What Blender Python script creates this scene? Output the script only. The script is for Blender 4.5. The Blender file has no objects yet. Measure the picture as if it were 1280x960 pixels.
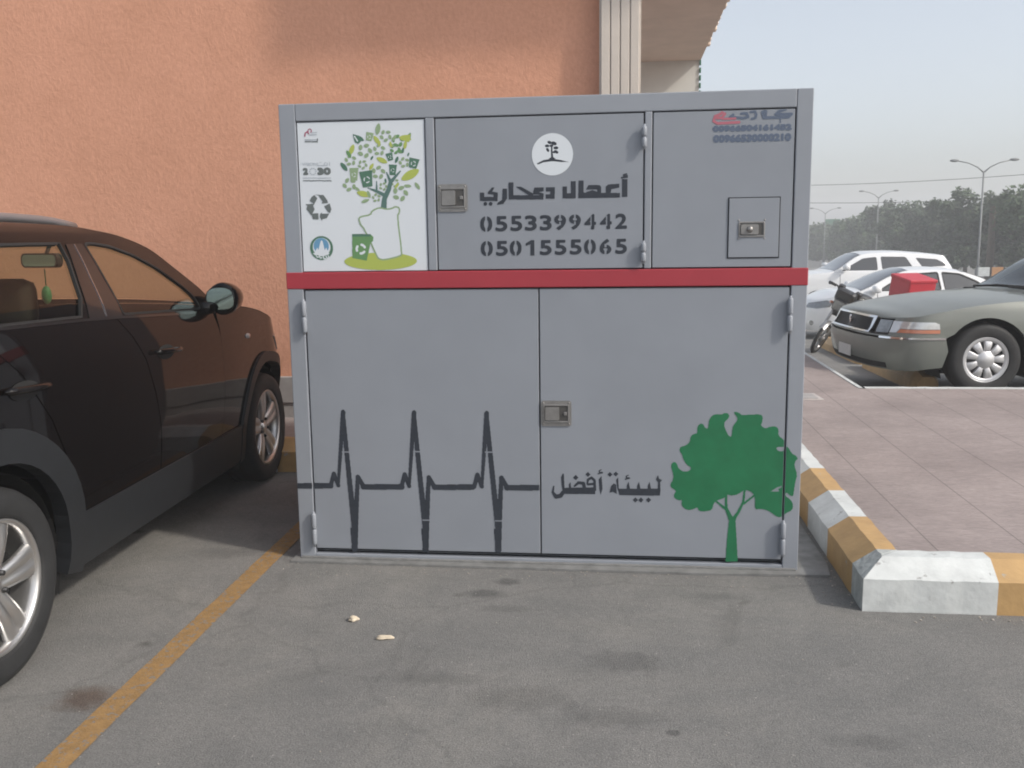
import bpy, bmesh, math, random
import numpy as np
from mathutils import Vector, Matrix
from mathutils.geometry import tessellate_polygon
R_ = math.radians
random.seed(7)
SC = bpy.context.scene
COL = SC.collection

# ------------------------------------------------------------------ camera
CAM_H = 1.5
FPX = 1165.0                                   # focal length in pixels of the 1280 px wide photograph
def cam_axes():
    vy = np.array([775 - 640, -(297 - 480), -FPX]); vy /= np.linalg.norm(vy)
    n = np.cross(np.array([1, 0.0135, 0.]), vy); n /= np.linalg.norm(n)
    if n[1] < 0: n = -n
    return np.array([np.cross(vy, n), vy, n])  # rows: world axes seen from the camera
RC = cam_axes()
cam = bpy.data.cameras.new('camera'); camo = bpy.data.objects.new('camera', cam); COL.objects.link(camo)
cam.sensor_width = 36; cam.lens = FPX / 1280 * 36; cam.clip_start = 0.05; cam.clip_end = 2000
m4 = Matrix([list(RC[i]) + [0] for i in range(3)] + [[0, 0, 0, 1]]); m4.translation = (0, 0, CAM_H)
camo.matrix_world = m4
SC.camera = camo

# ------------------------------------------------------------------ light
SUN_EL, SUN_AZ = R_(38), math.atan2(-0.371, 0.928)        # towards the sun
w = bpy.data.worlds.new('World'); SC.world = w; w.use_nodes = True
nt = w.node_tree; bg = nt.nodes['Background']
sky = nt.nodes.new('ShaderNodeTexSky'); sky.sky_type = 'NISHITA'; sky.sun_disc = False
sky.sun_elevation = SUN_EL; sky.sun_rotation = math.pi / 2 - SUN_AZ
sky.air_density = 1.0; sky.dust_density = 5.0; sky.ozone_density = 1.2; sky.altitude = 600
hs = nt.nodes.new('ShaderNodeHueSaturation'); hs.inputs['Saturation'].default_value = 0.5
gm = nt.nodes.new('ShaderNodeGamma'); gm.inputs['Gamma'].default_value = 0.85
nt.links.new(sky.outputs[0], gm.inputs[0]); nt.links.new(gm.outputs[0], hs.inputs['Color']); nt.links.new(hs.outputs[0], bg.inputs[0])
bg.inputs[1].default_value = 0.106
sl = bpy.data.lights.new('sun', 'SUN'); sl.energy = 1.1; sl.angle = R_(4.0); sl.color = (1, 0.93, 0.83)
so = bpy.data.objects.new('sun', sl); COL.objects.link(so)
sd = Vector((math.cos(SUN_EL) * math.cos(SUN_AZ), math.cos(SUN_EL) * math.sin(SUN_AZ), math.sin(SUN_EL)))
so.rotation_euler = sd.to_track_quat('Z', 'Y').to_euler()
so.location = sd * 50
SC.view_settings.view_transform = 'Standard'; SC.view_settings.look = 'None'
SC.view_settings.gamma = 1; SC.view_settings.use_curve_mapping = False
SC.view_settings.exposure = 1.3
SC.cycles.use_denoising = True
SC.cycles.max_bounces = 8; SC.cycles.transparent_max_bounces = 16; SC.cycles.volume_bounces = 1
SC.cycles.sample_clamp_indirect = 6
SC.cycles.filter_width = 1.9
SC.render.film_transparent = False

# ------------------------------------------------------------------ materials
def mat(name, col, rough=0.6, metal=0.0, coat=0.0, noise=0.0, nscale=8.0, bump=0.0, bscale=60.0, spec=0.5, trans=0, rvar=0.0):
    m = bpy.data.materials.new(name); m.use_nodes = True
    t = m.node_tree; p = t.nodes['Principled BSDF']
    p.inputs['Base Color'].default_value = (*col, 1); p.inputs['Roughness'].default_value = rough
    p.inputs['Metallic'].default_value = metal; p.inputs['Coat Weight'].default_value = coat
    p.inputs['Coat Roughness'].default_value = 0.04
    if name == 'black maroon car paint': p.inputs['Coat IOR'].default_value = 1.38
    p.inputs['Specular IOR Level'].default_value = spec
    tc = t.nodes.new('ShaderNodeTexCoord')
    if noise:
        n = t.nodes.new('ShaderNodeTexNoise'); n.inputs['Scale'].default_value = nscale; n.inputs['Detail'].default_value = 6
        n.inputs['Roughness'].default_value = 0.65
        t.links.new(tc.outputs['Object'], n.inputs['Vector'])
        r = t.nodes.new('ShaderNodeValToRGB')
        r.color_ramp.elements[0].position = 0.3; r.color_ramp.elements[1].position = 0.7
        r.color_ramp.elements[0].color = (*[c * (1 - noise) for c in col], 1)
        r.color_ramp.elements[1].color = (*[min(1, c * (1 + noise)) for c in col], 1)
        t.links.new(n.outputs['Fac'], r.inputs[0]); t.links.new(r.outputs[0], p.inputs['Base Color'])
        if rvar:
            mr = t.nodes.new('ShaderNodeMapRange'); mr.inputs[3].default_value = rough - rvar; mr.inputs[4].default_value = rough + rvar
            t.links.new(n.outputs['Fac'], mr.inputs[0]); t.links.new(mr.outputs[0], p.inputs['Roughness'])
    if bump:
        n2 = t.nodes.new('ShaderNodeTexNoise'); n2.inputs['Scale'].default_value = bscale; n2.inputs['Detail'].default_value = 4
        t.links.new(tc.outputs['Object'], n2.inputs['Vector'])
        b = t.nodes.new('ShaderNodeBump'); b.inputs['Strength'].default_value = bump; b.inputs['Distance'].default_value = 0.02
        t.links.new(n2.outputs['Fac'], b.inputs['Height']); t.links.new(b.outputs[0], p.inputs['Normal'])
    return m

def glass_mat(name, tint, mixf=0.75, rough=0.02):
    """tinted car glass: part see-through, part mirror-like"""
    m = bpy.data.materials.new(name); m.use_nodes = True
    t = m.node_tree; t.nodes.clear()
    o = t.nodes.new('ShaderNodeOutputMaterial'); tr = t.nodes.new('ShaderNodeBsdfTransparent'); tr.inputs[0].default_value = (*tint, 1)
    g = t.nodes.new('ShaderNodeBsdfGlossy'); g.inputs['Roughness'].default_value = rough; g.inputs[0].default_value = (0.9, 0.92, 0.92, 1)
    lw = t.nodes.new('ShaderNodeLayerWeight'); lw.inputs[0].default_value = 0.5
    pw = t.nodes.new('ShaderNodeMath'); pw.operation = 'POWER'; pw.inputs[1].default_value = 4.5; t.links.new(lw.outputs['Facing'], pw.inputs[0])
    f = t.nodes.new('ShaderNodeMath'); f.operation = 'MULTIPLY_ADD'; f.inputs[1].default_value = 0.9; f.inputs[2].default_value = 0.05; t.links.new(pw.outputs[0], f.inputs[0])
    mx = t.nodes.new('ShaderNodeMixShader')
    t.links.new(f.outputs[0], mx.inputs[0]); t.links.new(tr.outputs[0], mx.inputs[1]); t.links.new(g.outputs[0], mx.inputs[2])
    t.links.new(mx.outputs[0], o.inputs[0])
    return m

M = {}
DK = (0.62, 0.62, 0.63); MD = (0.80, 0.80, 0.805)
STAINS = [(-0.49, 3.91, .07, .05, DK, .2), (-0.57, 3.77, .10, .06, DK, .3), (-0.46, 3.61, .16, .05, MD, .3), (0.02, 3.17, .15, .10, MD, .1), (-0.03, 2.77, .20, .09, MD, .4),
          (-1.77, 2.74, .13, .12, (0.62, 0.50, 0.44), .4), (-1.92, 4.19, .22, .10, MD, .4), (-0.33, 2.87, .22, .12, MD, .3), (0.17, 2.69, .025, .022, DK, .1), (0.42, 3.81, .18, .05, MD, .5),
          (-0.27, 2.42, .12, .07, MD, .3), (-0.63, 2.98, .3, .07, MD, .5), (0.74, 2.69, .16, .06, MD, .5)]
def asphalt_mat(name):
    m = bpy.data.materials.new(name); m.use_nodes = True
    t = m.node_tree; p = t.nodes['Principled BSDF']; L = t.links
    tc = t.nodes.new('ShaderNodeTexCoord')
    def noise(scale, detail=5, rough=0.6, vec=None, dist=0.0):
        n = t.nodes.new('ShaderNodeTexNoise'); n.inputs['Scale'].default_value = scale
        n.inputs['Detail'].default_value = detail; n.inputs['Roughness'].default_value = rough; n.inputs['Distortion'].default_value = dist
        L.new(vec or tc.outputs['Object'], n.inputs['Vector']); return n.outputs['Fac']
    def ramp(fac, a, b, ca, cb):
        r = t.nodes.new('ShaderNodeValToRGB'); r.color_ramp.elements[0].position = a; r.color_ramp.elements[1].position = b
        r.color_ramp.elements[0].color = (*ca, 1); r.color_ramp.elements[1].color = (*cb, 1)
        L.new(fac, r.inputs[0]); return r.outputs[0]
    def mul(c1, c2, f=1.0, mode='MULTIPLY'):
        x = t.nodes.new('ShaderNodeMix'); x.data_type = 'RGBA'; x.blend_type = mode
        if isinstance(f, float): x.inputs[0].default_value = f
        else: L.new(f, x.inputs[0])
        L.new(c1, x.inputs[6])
        if isinstance(c2, tuple): x.inputs[7].default_value = (*c2, 1)
        else: L.new(c2, x.inputs[7])
        return x.outputs[2]
    def ramp2(fac, a, b, ca):
        q = t.nodes.new('ShaderNodeMapRange'); q.inputs[1].default_value = a; q.inputs[2].default_value = b; L.new(fac, q.inputs[0])
        x = t.nodes.new('ShaderNodeMix'); x.data_type = 'RGBA'; L.new(q.outputs[0], x.inputs[0]); x.inputs[6].default_value = (*ca, 1); x.inputs[7].default_value = (1, 1, 1, 1)
        return x.outputs[2]
    c = ramp(noise(0.7, 4), 0.35, 0.68, (0.200, 0.199, 0.195), (0.230, 0.226, 0.219))
    c = mul(c, ramp(noise(3.2, 7, 0.72, dist=0.5), 0.36, 0.60, (0.88, 0.885, 0.89), (1.04, 1.035, 1.03)))
    c = mul(c, ramp(noise(45, 4, 0.75), 0.3, 0.7, (0.86, 0.86, 0.86), (1.13, 1.13, 1.13)))
    c = mul(c, ramp(noise(170, 3, 0.7), 0.32, 0.70, (0.70, 0.70, 0.70), (1.30, 1.28, 1.25)))
    # smeared stains that follow the traffic through the bays
    mp = t.nodes.new('ShaderNodeMapping'); mp.inputs['Scale'].default_value = (1.0, 0.45, 1); mp.inputs['Rotation'].default_value = (0, 0, R_(28))
    L.new(tc.outputs['Object'], mp.inputs[0])
    c = mul(c, ramp(noise(1.9, 8, 0.66, mp.outputs[0], 1.0), 0.58, 0.70, (1, 1, 1), (0.84, 0.84, 0.84)))
    # pale dust
    c = mul(c, ramp(noise(0.75, 9, 0.72, dist=0.8), 0.48, 0.72, (0.97, 0.97, 0.97), (1.16, 1.14, 1.10)))
    # hairline cracks
    vc = t.nodes.new('ShaderNodeTexVoronoi'); vc.feature = 'DISTANCE_TO_EDGE'; vc.inputs['Scale'].default_value = 0.55
    nc = t.nodes.new('ShaderNodeTexNoise'); nc.inputs['Scale'].default_value = 4; nc.inputs['Detail'].default_value = 6; L.new(tc.outputs['Object'], nc.inputs['Vector'])
    ac = t.nodes.new('ShaderNodeMix'); ac.data_type = 'VECTOR'; ac.inputs[0].default_value = 0.22
    L.new(tc.outputs['Object'], ac.inputs[4]); L.new(nc.outputs['Color'], ac.inputs[5]); L.new(ac.outputs[1], vc.inputs['Vector'])
    c = mul(c, ramp(vc.outputs['Distance'], 0.0015, 0.006, (0.72, 0.72, 0.72), (1, 1, 1)), 0.42)
    # single marks: drips, a wiped patch, a rusty spill by the rear wheel
    n9 = noise(11, 6, 0.7)
    for (sx_, sy_, rx_, ry_, col_, edge) in STAINS:
        m1 = t.nodes.new('ShaderNodeMapping'); m1.inputs['Location'].default_value = (-sx_ / rx_, -sy_ / ry_, 0); m1.inputs['Scale'].default_value = (1 / rx_, 1 / ry_, 0)
        L.new(tc.outputs['Object'], m1.inputs[0])
        ln = t.nodes.new('ShaderNodeVectorMath'); ln.operation = 'LENGTH'; L.new(m1.outputs[0], ln.inputs[0])
        ad = t.nodes.new('ShaderNodeMath'); ad.operation = 'MULTIPLY_ADD'; L.new(n9, ad.inputs[0]); ad.inputs[1].default_value = 1.6; L.new(ln.outputs['Value'], ad.inputs[2])
        c = mul(c, ramp2(ad.outputs[0], 1.5 - edge, 1.75, col_))
    # oil drips
    v = t.nodes.new('ShaderNodeTexVoronoi'); v.inputs['Scale'].default_value = 2.6; v.inputs['Randomness'].default_value = 1
    nv = t.nodes.new('ShaderNodeTexNoise'); nv.inputs['Scale'].default_value = 14; L.new(tc.outputs['Object'], nv.inputs['Vector'])
    av = t.nodes.new('ShaderNodeMix'); av.data_type = 'VECTOR'; av.inputs[0].default_value = 0.06
    L.new(tc.outputs['Object'], av.inputs[4]); L.new(nv.outputs['Color'], av.inputs[5]); L.new(av.outputs[1], v.inputs['Vector'])
    c = mul(c, ramp(v.outputs['Distance'], 0.05, 0.11, (0.55, 0.54, 0.53), (1, 1, 1)), 0.8)
    # pale grit
    v2 = t.nodes.new('ShaderNodeTexVoronoi'); v2.inputs['Scale'].default_value = 21; L.new(tc.outputs['Object'], v2.inputs['Vector'])
    c = mul(c, (0.42, 0.40, 0.37), ramp(v2.outputs['Distance'], 0.045, 0.075, (0.75, 0.75, 0.75), (0, 0, 0)), 'MIX')
    L.new(c, p.inputs['Base Color']); p.inputs['Roughness'].default_value = 0.85; p.inputs['Specular IOR Level'].default_value = 0.3
    b = t.nodes.new('ShaderNodeBump'); b.inputs['Strength'].default_value = 0.8; b.inputs['Distance'].default_value = 0.008
    L.new(noise(150, 4, 0.7), b.inputs['Height']); L.new(b.outputs[0], p.inputs['Normal'])
    return m

def paving_mat():
    m = bpy.data.materials.new('paving'); m.use_nodes = True
    t = m.node_tree; p = t.nodes['Principled BSDF']; L = t.links
    tc = t.nodes.new('ShaderNodeTexCoord')
    sx = t.nodes.new('ShaderNodeSeparateXYZ'); L.new(tc.outputs['Object'], sx.inputs[0])
    def line(sock, off, per, wid):
        a = t.nodes.new('ShaderNodeMath'); a.operation = 'SUBTRACT'; L.new(sock, a.inputs[0]); a.inputs[1].default_value = off
        q = t.nodes.new('ShaderNodeMath'); q.operation = 'PINGPONG'; L.new(a.outputs[0], q.inputs[0]); q.inputs[1].default_value = per / 2
        r = t.nodes.new('ShaderNodeMath'); r.operation = 'LESS_THAN'; L.new(q.outputs[0], r.inputs[0]); r.inputs[1].default_value = wid
        return r.outputs[0]
    lx = line(sx.outputs[0], 1.325, 0.385, 0.0032); ly = line(sx.outputs[1], 4.25, 0.385, 0.0016)
    n = t.nodes.new('ShaderNodeTexNoise'); n.inputs['Scale'].default_value = 1.6; n.inputs['Detail'].default_value = 7; n.inputs['Roughness'].default_value = 0.65
    L.new(tc.outputs['Object'], n.inputs['Vector'])
    r = t.nodes.new('ShaderNodeValToRGB'); r.color_ramp.elements[0].position = 0.32; r.color_ramp.elements[1].position = 0.68
    r.color_ramp.elements[0].color = (0.235, 0.195, 0.185, 1); r.color_ramp.elements[1].color = (0.335, 0.28, 0.265, 1)
    L.new(n.outputs['Fac'], r.inputs[0])
    # fine wavy relief of the pressed tiles
    wv = t.nodes.new('ShaderNodeTexNoise'); wv.inputs['Scale'].default_value = 34; wv.inputs['Detail'].default_value = 3; wv.inputs['Distortion'].default_value = 1.5
    mp = t.nodes.new('ShaderNodeMapping'); mp.inputs['Scale'].default_value = (0.5, 1.6, 1); L.new(tc.outputs['Object'], mp.inputs[0]); L.new(mp.outputs[0], wv.inputs['Vector'])
    r2 = t.nodes.new('ShaderNodeValToRGB'); r2.color_ramp.elements[0].position = 0.3; r2.color_ramp.elements[1].position = 0.7
    r2.color_ramp.elements[0].color = (0.84, 0.84, 0.84, 1); r2.color_ramp.elements[1].color = (1.14, 1.14, 1.14, 1)
    L.new(wv.outputs['Fac'], r2.inputs[0])
    mu = t.nodes.new('ShaderNodeMix'); mu.data_type = 'RGBA'; mu.blend_type = 'MULTIPLY'; mu.inputs[0].default_value = 1
    L.new(r.outputs[0], mu.inputs[6]); L.new(r2.outputs[0], mu.inputs[7])
    c = mu.outputs[2]
    for ln, f in ((lx, 0.55), (ly, 0.16)):
        q = t.nodes.new('ShaderNodeMath'); q.operation = 'MULTIPLY'; L.new(ln, q.inputs[0]); q.inputs[1].default_value = f
        x = t.nodes.new('ShaderNodeMix'); x.data_type = 'RGBA'; L.new(q.outputs[0], x.inputs[0]); L.new(c, x.inputs[6]); x.inputs[7].default_value = (0.07, 0.06, 0.058, 1)
        c = x.outputs[2]
    L.new(c, p.inputs['Base Color']); p.inputs['Roughness'].default_value = 0.8
    b = t.nodes.new('ShaderNodeBump'); b.inputs['Strength'].default_value = 0.4; b.inputs['Distance'].default_value = 0.01
    L.new(wv.outputs['Fac'], b.inputs['Height']); L.new(b.outputs[0], p.inputs['Normal'])
    return m

def stucco_mat():
    m = bpy.data.materials.new('orange stucco'); m.use_nodes = True
    t = m.node_tree; p = t.nodes['Principled BSDF']; L = t.links
    tc = t.nodes.new('ShaderNodeTexCoord')
    mp = t.nodes.new('ShaderNodeMapping'); mp.inputs['Scale'].default_value = (1.0, 1.0, 0.7); L.new(tc.outputs['Object'], mp.inputs[0])
    n = t.nodes.new('ShaderNodeTexNoise'); n.inputs['Scale'].default_value = 40; n.inputs['Detail'].default_value = 5; n.inputs['Roughness'].default_value = 0.6; n.inputs['Distortion'].default_value = 0.4
    L.new(mp.outputs[0], n.inputs['Vector'])
    n2 = t.nodes.new('ShaderNodeTexNoise'); n2.inputs['Scale'].default_value = 1.3; n2.inputs['Detail'].default_value = 8; n2.inputs['Roughness'].default_value = 0.7; L.new(tc.outputs['Object'], n2.inputs['Vector'])
    r = t.nodes.new('ShaderNodeValToRGB'); r.color_ramp.elements[0].position = 0.3; r.color_ramp.elements[1].position = 0.7
    r.color_ramp.elements[0].color = (0.60, 0.295, 0.185, 1); r.color_ramp.elements[1].color = (0.69, 0.345, 0.225, 1)
    L.new(n2.outputs['Fac'], r.inputs[0])
    r2 = t.nodes.new('ShaderNodeValToRGB'); r2.color_ramp.elements[0].position = 0.3; r2.color_ramp.elements[1].position = 0.72
    r2.color_ramp.elements[0].color = (0.93, 0.92, 0.91, 1); r2.color_ramp.elements[1].color = (1.06, 1.08, 1.1, 1); L.new(n.outputs['Fac'], r2.inputs[0])
    mu = t.nodes.new('ShaderNodeMix'); mu.data_type = 'RGBA'; mu.blend_type = 'MULTIPLY'; mu.inputs[0].default_value = 1
    L.new(r.outputs[0], mu.inputs[6]); L.new(r2.outputs[0], mu.inputs[7]); L.new(mu.outputs[2], p.inputs['Base Color'])
    p.inputs['Roughness'].default_value = 0.8
    n3 = t.nodes.new('ShaderNodeTexNoise'); n3.inputs['Scale'].default_value = 6; n3.inputs['Detail'].default_value = 6; n3.inputs['Roughness'].default_value = 0.75; n3.inputs['Distortion'].default_value = 1.2
    L.new(tc.outputs['Object'], n3.inputs['Vector'])
    hh = t.nodes.new('ShaderNodeMath'); hh.operation = 'MULTIPLY_ADD'; L.new(n3.outputs['Fac'], hh.inputs[0]); hh.inputs[1].default_value = 1.4; L.new(n.outputs['Fac'], hh.inputs[2])
    b = t.nodes.new('ShaderNodeBump'); b.inputs['Strength'].default_value = 0.42; b.inputs['Distance'].default_value = 0.010
    L.new(hh.outputs[0], b.inputs['Height']); L.new(b.outputs[0], p.inputs['Normal'])
    return m

def chip(m, base, thr=0.66, scale=13):
    t = m.node_tree; p = t.nodes['Principled BSDF']; src = p.inputs['Base Color'].links[0].from_socket
    tc = t.nodes['Texture Coordinate']; n = t.nodes.new('ShaderNodeTexNoise'); n.inputs['Scale'].default_value = scale; n.inputs['Detail'].default_value = 8; n.inputs['Roughness'].default_value = 0.72
    t.links.new(tc.outputs['Object'], n.inputs['Vector'])
    q = t.nodes.new('ShaderNodeMapRange'); q.inputs[1].default_value = thr; q.inputs[2].default_value = thr + .035; t.links.new(n.outputs['Fac'], q.inputs[0])
    x = t.nodes.new('ShaderNodeMix'); x.data_type = 'RGBA'; t.links.new(q.outputs[0], x.inputs[0]); t.links.new(src, x.inputs[6]); x.inputs[7].default_value = (*base, 1)
    t.links.new(x.outputs[2], p.inputs['Base Color'])
M['asphalt'] = asphalt_mat('asphalt'); M['paving'] = paving_mat(); M['stucco'] = stucco_mat()
M['kerb_white'] = mat('kerb white paint', (0.58, 0.60, 0.59), 0.6, noise=0.16, nscale=7, bump=0.1, bscale=40)
M['kerb_yellow'] = mat('kerb yellow paint', (0.47, 0.295, 0.125), 0.6, noise=0.13, nscale=7, bump=0.1, bscale=40)
M['kerb_bare'] = mat('kerb bare concrete', (0.42, 0.44, 0.43), 0.8, noise=0.25, nscale=14, bump=0.4, bscale=40)
M['line_yellow'] = mat('worn yellow road paint', (0.29, 0.172, 0.066), 0.8, noise=0.22, nscale=22, bump=0.3, bscale=150)
chip(M['kerb_white'], (0.33, 0.33, 0.32), .615); chip(M['kerb_yellow'], (0.36, 0.33, 0.28), .63); chip(M['line_yellow'], (0.19, 0.185, 0.175), .56, 40)
M['skirting'] = mat('grey skirting stone', (0.33, 0.31, 0.30), 0.6, noise=0.15, nscale=7)
M['pilaster'] = mat('cream pilaster', (0.58, 0.52, 0.46), 0.7, noise=0.05, nscale=5, bump=0.1)
M['soffit'] = mat('tan soffit', (0.70, 0.57, 0.47), 0.8, noise=0.07, nscale=3, bump=0.2, bscale=25)
M['white_wall'] = mat('white render', (0.62, 0.62, 0.58), 0.7, noise=0.05, nscale=3)
M['grey_paint'] = mat('grey cabinet paint', (0.275, 0.295, 0.33), 0.42, noise=0.05, nscale=2.4, bump=0.12, bscale=3.2, rvar=0.08)
M['grey_door'] = mat('grey door paint', (0.26, 0.28, 0.315), 0.42, noise=0.05, nscale=2.1, bump=0.12, bscale=3.2, rvar=0.08)
M['seam_dark'] = mat('dark seam', (0.02, 0.022, 0.025), 0.9)
M['red_paint'] = mat('red stripe paint', (0.36, 0.035, 0.05), 0.45, noise=0.06, nscale=5)
M['ink_dark'] = mat('dark stencil paint', (0.024, 0.030, 0.042), 0.6, noise=0.2, nscale=40)
M['ink_blue'] = mat('blue grey print', (0.10, 0.13, 0.19), 0.6)
M['ink_red'] = mat('red print', (0.42, 0.13, 0.17), 0.6)
M['tree_green'] = mat('green stencil paint', (0.010, 0.150, 0.060), 0.55, noise=0.12, nscale=12)
M['poster'] = mat('white poster', (0.66, 0.70, 0.74), 0.35)
M['zinc'] = mat('zinc latch', (0.30, 0.29, 0.28), 0.42, metal=0.7, noise=0.12, nscale=30)
M['zinc_dark'] = mat('shadowed latch pan', (0.10, 0.095, 0.09), 0.5, metal=0.5)
M['baseplate'] = mat('base plate', (0.20, 0.20, 0.195), 0.7, noise=0.25, nscale=12)
M['tyre'] = mat('tyre rubber', (0.017, 0.0175, 0.0185), 0.7, noise=0.25, nscale=20)
M['rim'] = mat('alloy rim', (0.58, 0.57, 0.56), 0.30, metal=0.9)
M['rim_cover'] = mat('silver wheel cover', (0.55, 0.55, 0.56), 0.38, metal=0.6)
M['barrel'] = mat('brake and barrel', (0.05, 0.05, 0.052), 0.5, metal=0.6)
M['suv_paint'] = mat('black maroon car paint', (0.004, 0.003, 0.003), 0.4, coat=1.0, spec=0.02)
M['cladding'] = mat('black plastic cladding', (0.012, 0.0135, 0.016), 0.5, noise=0.15, nscale=12)
M['gloss_black'] = mat('gloss black pillar', (0.012, 0.010, 0.010), 0.15, coat=0.5)
M['rubber'] = mat('window rubber', (0.012, 0.012, 0.012), 0.6)
M['chrome'] = mat('chrome', (0.75, 0.75, 0.75), 0.12, metal=1.0)
M['alu'] = mat('roof rail silver', (0.42, 0.42, 0.44), 0.35, metal=0.8)
M['under'] = mat('car underside', (0.012, 0.012, 0.012), 0.9)
M['cabin'] = mat('dark cabin trim', (0.025, 0.024, 0.023), 0.8)
M['cabin_beige'] = mat('cabin lining', (0.14, 0.12, 0.10), 0.9)
M['glass'] = glass_mat('tinted side glass', (0.74, 0.73, 0.59))
M['glass_clear'] = glass_mat('windscreen glass', (0.74, 0.77, 0.72))
M['glass_dark'] = mat('dark privacy glass', (0.03, 0.033, 0.035), 0.08, coat=0.6, spec=0.9)
M['mirror'] = mat('mirror glass', (0.46, 0.56, 0.53), 0.03, metal=1.0)
M['lamp_clear'] = mat('clear lamp lens', (0.62, 0.64, 0.65), 0.15, metal=0.3, coat=1.0, noise=0.18, nscale=14)
M['lamp_smoke'] = mat('dark lamp reflector', (0.22, 0.23, 0.235), 0.15, metal=0.5, coat=1.0, noise=0.3, nscale=16)
M['lamp_amber'] = mat('amber lamp lens', (0.50, 0.19, 0.11), 0.25, coat=1.0)
M['lamp_red'] = mat('red lamp lens', (0.35, 0.015, 0.015), 0.2, coat=1.0)
M['grey_green'] = mat('grey green car paint', (0.172, 0.184, 0.166), 0.45, metal=0.2, coat=0.4, noise=0.06, nscale=3)
M['car_white'] = mat('white car paint', (0.72, 0.73, 0.74), 0.35, coat=0.8)
M['plate'] = mat('number plate', (0.55, 0.56, 0.55), 0.5, noise=0.1, nscale=30)
M['bike_black'] = mat('motorbike black', (0.02, 0.021, 0.023), 0.45, coat=0.3, noise=0.2, nscale=15)
M['bike_metal'] = mat('motorbike metal', (0.35, 0.35, 0.35), 0.35, metal=0.8)
M['box_red'] = mat('red delivery box', (0.48, 0.028, 0.045), 0.45, noise=0.06, nscale=6)
M['lamp_metal'] = mat('galvanised lamp post', (0.20, 0.21, 0.21), 0.6, metal=0.2)
def per_object(m, lo, hi):
    t = m.node_tree; p = t.nodes['Principled BSDF']; src = p.inputs['Base Color'].links[0].from_socket
    oi = t.nodes.new('ShaderNodeObjectInfo'); mr = t.nodes.new('ShaderNodeMapRange'); mr.inputs[3].default_value = lo; mr.inputs[4].default_value = hi
    t.links.new(oi.outputs['Random'], mr.inputs[0])
    h = t.nodes.new('ShaderNodeHueSaturation'); t.links.new(mr.outputs[0], h.inputs['Value']); t.links.new(src, h.inputs['Color']); t.links.new(h.outputs[0], p.inputs['Base Color'])
M['bark'] = mat('bark', (0.11, 0.085, 0.06), 0.9, noise=0.3, nscale=12)
M['leaf'] = mat('grey green leaves', (0.052, 0.082, 0.036), 0.7, noise=0.6, nscale=0.55)
per_object(M['leaf'], 0.65, 1.5)
M['leaf_palm'] = mat('palm leaves', (0.075, 0.095, 0.055), 0.7, noise=0.3, nscale=1.5)
M['cover'] = mat('pale cover frame', (0.45, 0.41, 0.39), 0.7, noise=0.12, nscale=14)
M['grit'] = mat('sandy grit', (0.36, 0.33, 0.29), 0.9, noise=0.3, nscale=60)
M['wood'] = mat('cream chip', (0.55, 0.47, 0.36), 0.8, noise=0.15, nscale=40)
M['green_sign'] = mat('green sign', (0.02, 0.12, 0.06), 0.5)
M['orange_board'] = mat('orange board', (0.42, 0.20, 0.07), 0.7)
M['cable'] = mat('cable', (0.05, 0.05, 0.05), 0.7)
M['rose'] = mat('rose freshener', (0.06, 0.22, 0.10), 0.6)

# ------------------------------------------------------------------ object helpers
ORG = {}
def thing(name, label, cat, loc=(0, 0, 0), rotz=0.0, group=None, rot=None):
    o = bpy.data.objects.new(name, None); COL.objects.link(o); o.empty_display_size = 0.2
    o.location = loc; o.rotation_euler = rot or (0, 0, rotz)
    o['label'] = label; o['category'] = cat
    if group: o['group'] = group
    ORG[o.name] = Matrix.LocRotScale(Vector(loc), o.rotation_euler, None)
    return o
def link(name, bm, m, parent=None, smooth=False, world=False, label=None, cat=None, kind=None, group=None, loc=None):
    if world and parent: bm.transform(ORG[parent.name].inverted())
    me = bpy.data.meshes.new(name); bm.to_mesh(me); bm.free()
    ms = m if isinstance(m, (list, tuple)) else [m]
    for k in ms: me.materials.append(k)
    if smooth:
        for p in me.polygons: p.use_smooth = True
    o = bpy.data.objects.new(name, me); COL.objects.link(o)
    if parent:
        o.parent = parent
        if parent.name in ORG: ORG[o.name] = ORG[parent.name]
    if loc: o.location = loc
    if label: o['label'] = label
    if cat: o['category'] = cat
    if kind: o['kind'] = kind
    if group: o['group'] = group
    return o
def copy_tree(o, parent=None):
    c = o.copy(); COL.objects.link(c)
    if parent: c.parent = parent
    for ch in o.children: copy_tree(ch, c)
    return c
def B(): return bmesh.new()
def box(bm, x0, x1, y0, y1, z0, z1, bev=0.0, mi=0, mtx=None):
    b2 = B(); bmesh.ops.create_cube(b2, size=1)
    for v in b2.verts: v.co = (x0 + (v.co.x + .5) * (x1 - x0), y0 + (v.co.y + .5) * (y1 - y0), z0 + (v.co.z + .5) * (z1 - z0))
    if bev: bmesh.ops.bevel(b2, geom=b2.edges[:], offset=bev, segments=2, affect='EDGES', profile=0.5)
    if mtx: b2.transform(mtx)
    merge(bm, b2, mi)
def merge(bm, b2, mi=None, smooth=None):
    mp = {}
    for v in b2.verts: mp[v] = bm.verts.new(v.co)
    for f in b2.faces:
        try: nf = bm.faces.new([mp[v] for v in f.verts])
        except ValueError: continue
        nf.material_index = f.material_index if mi is None else mi
        nf.smooth = f.smooth if smooth is None else smooth
    b2.free()
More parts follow.
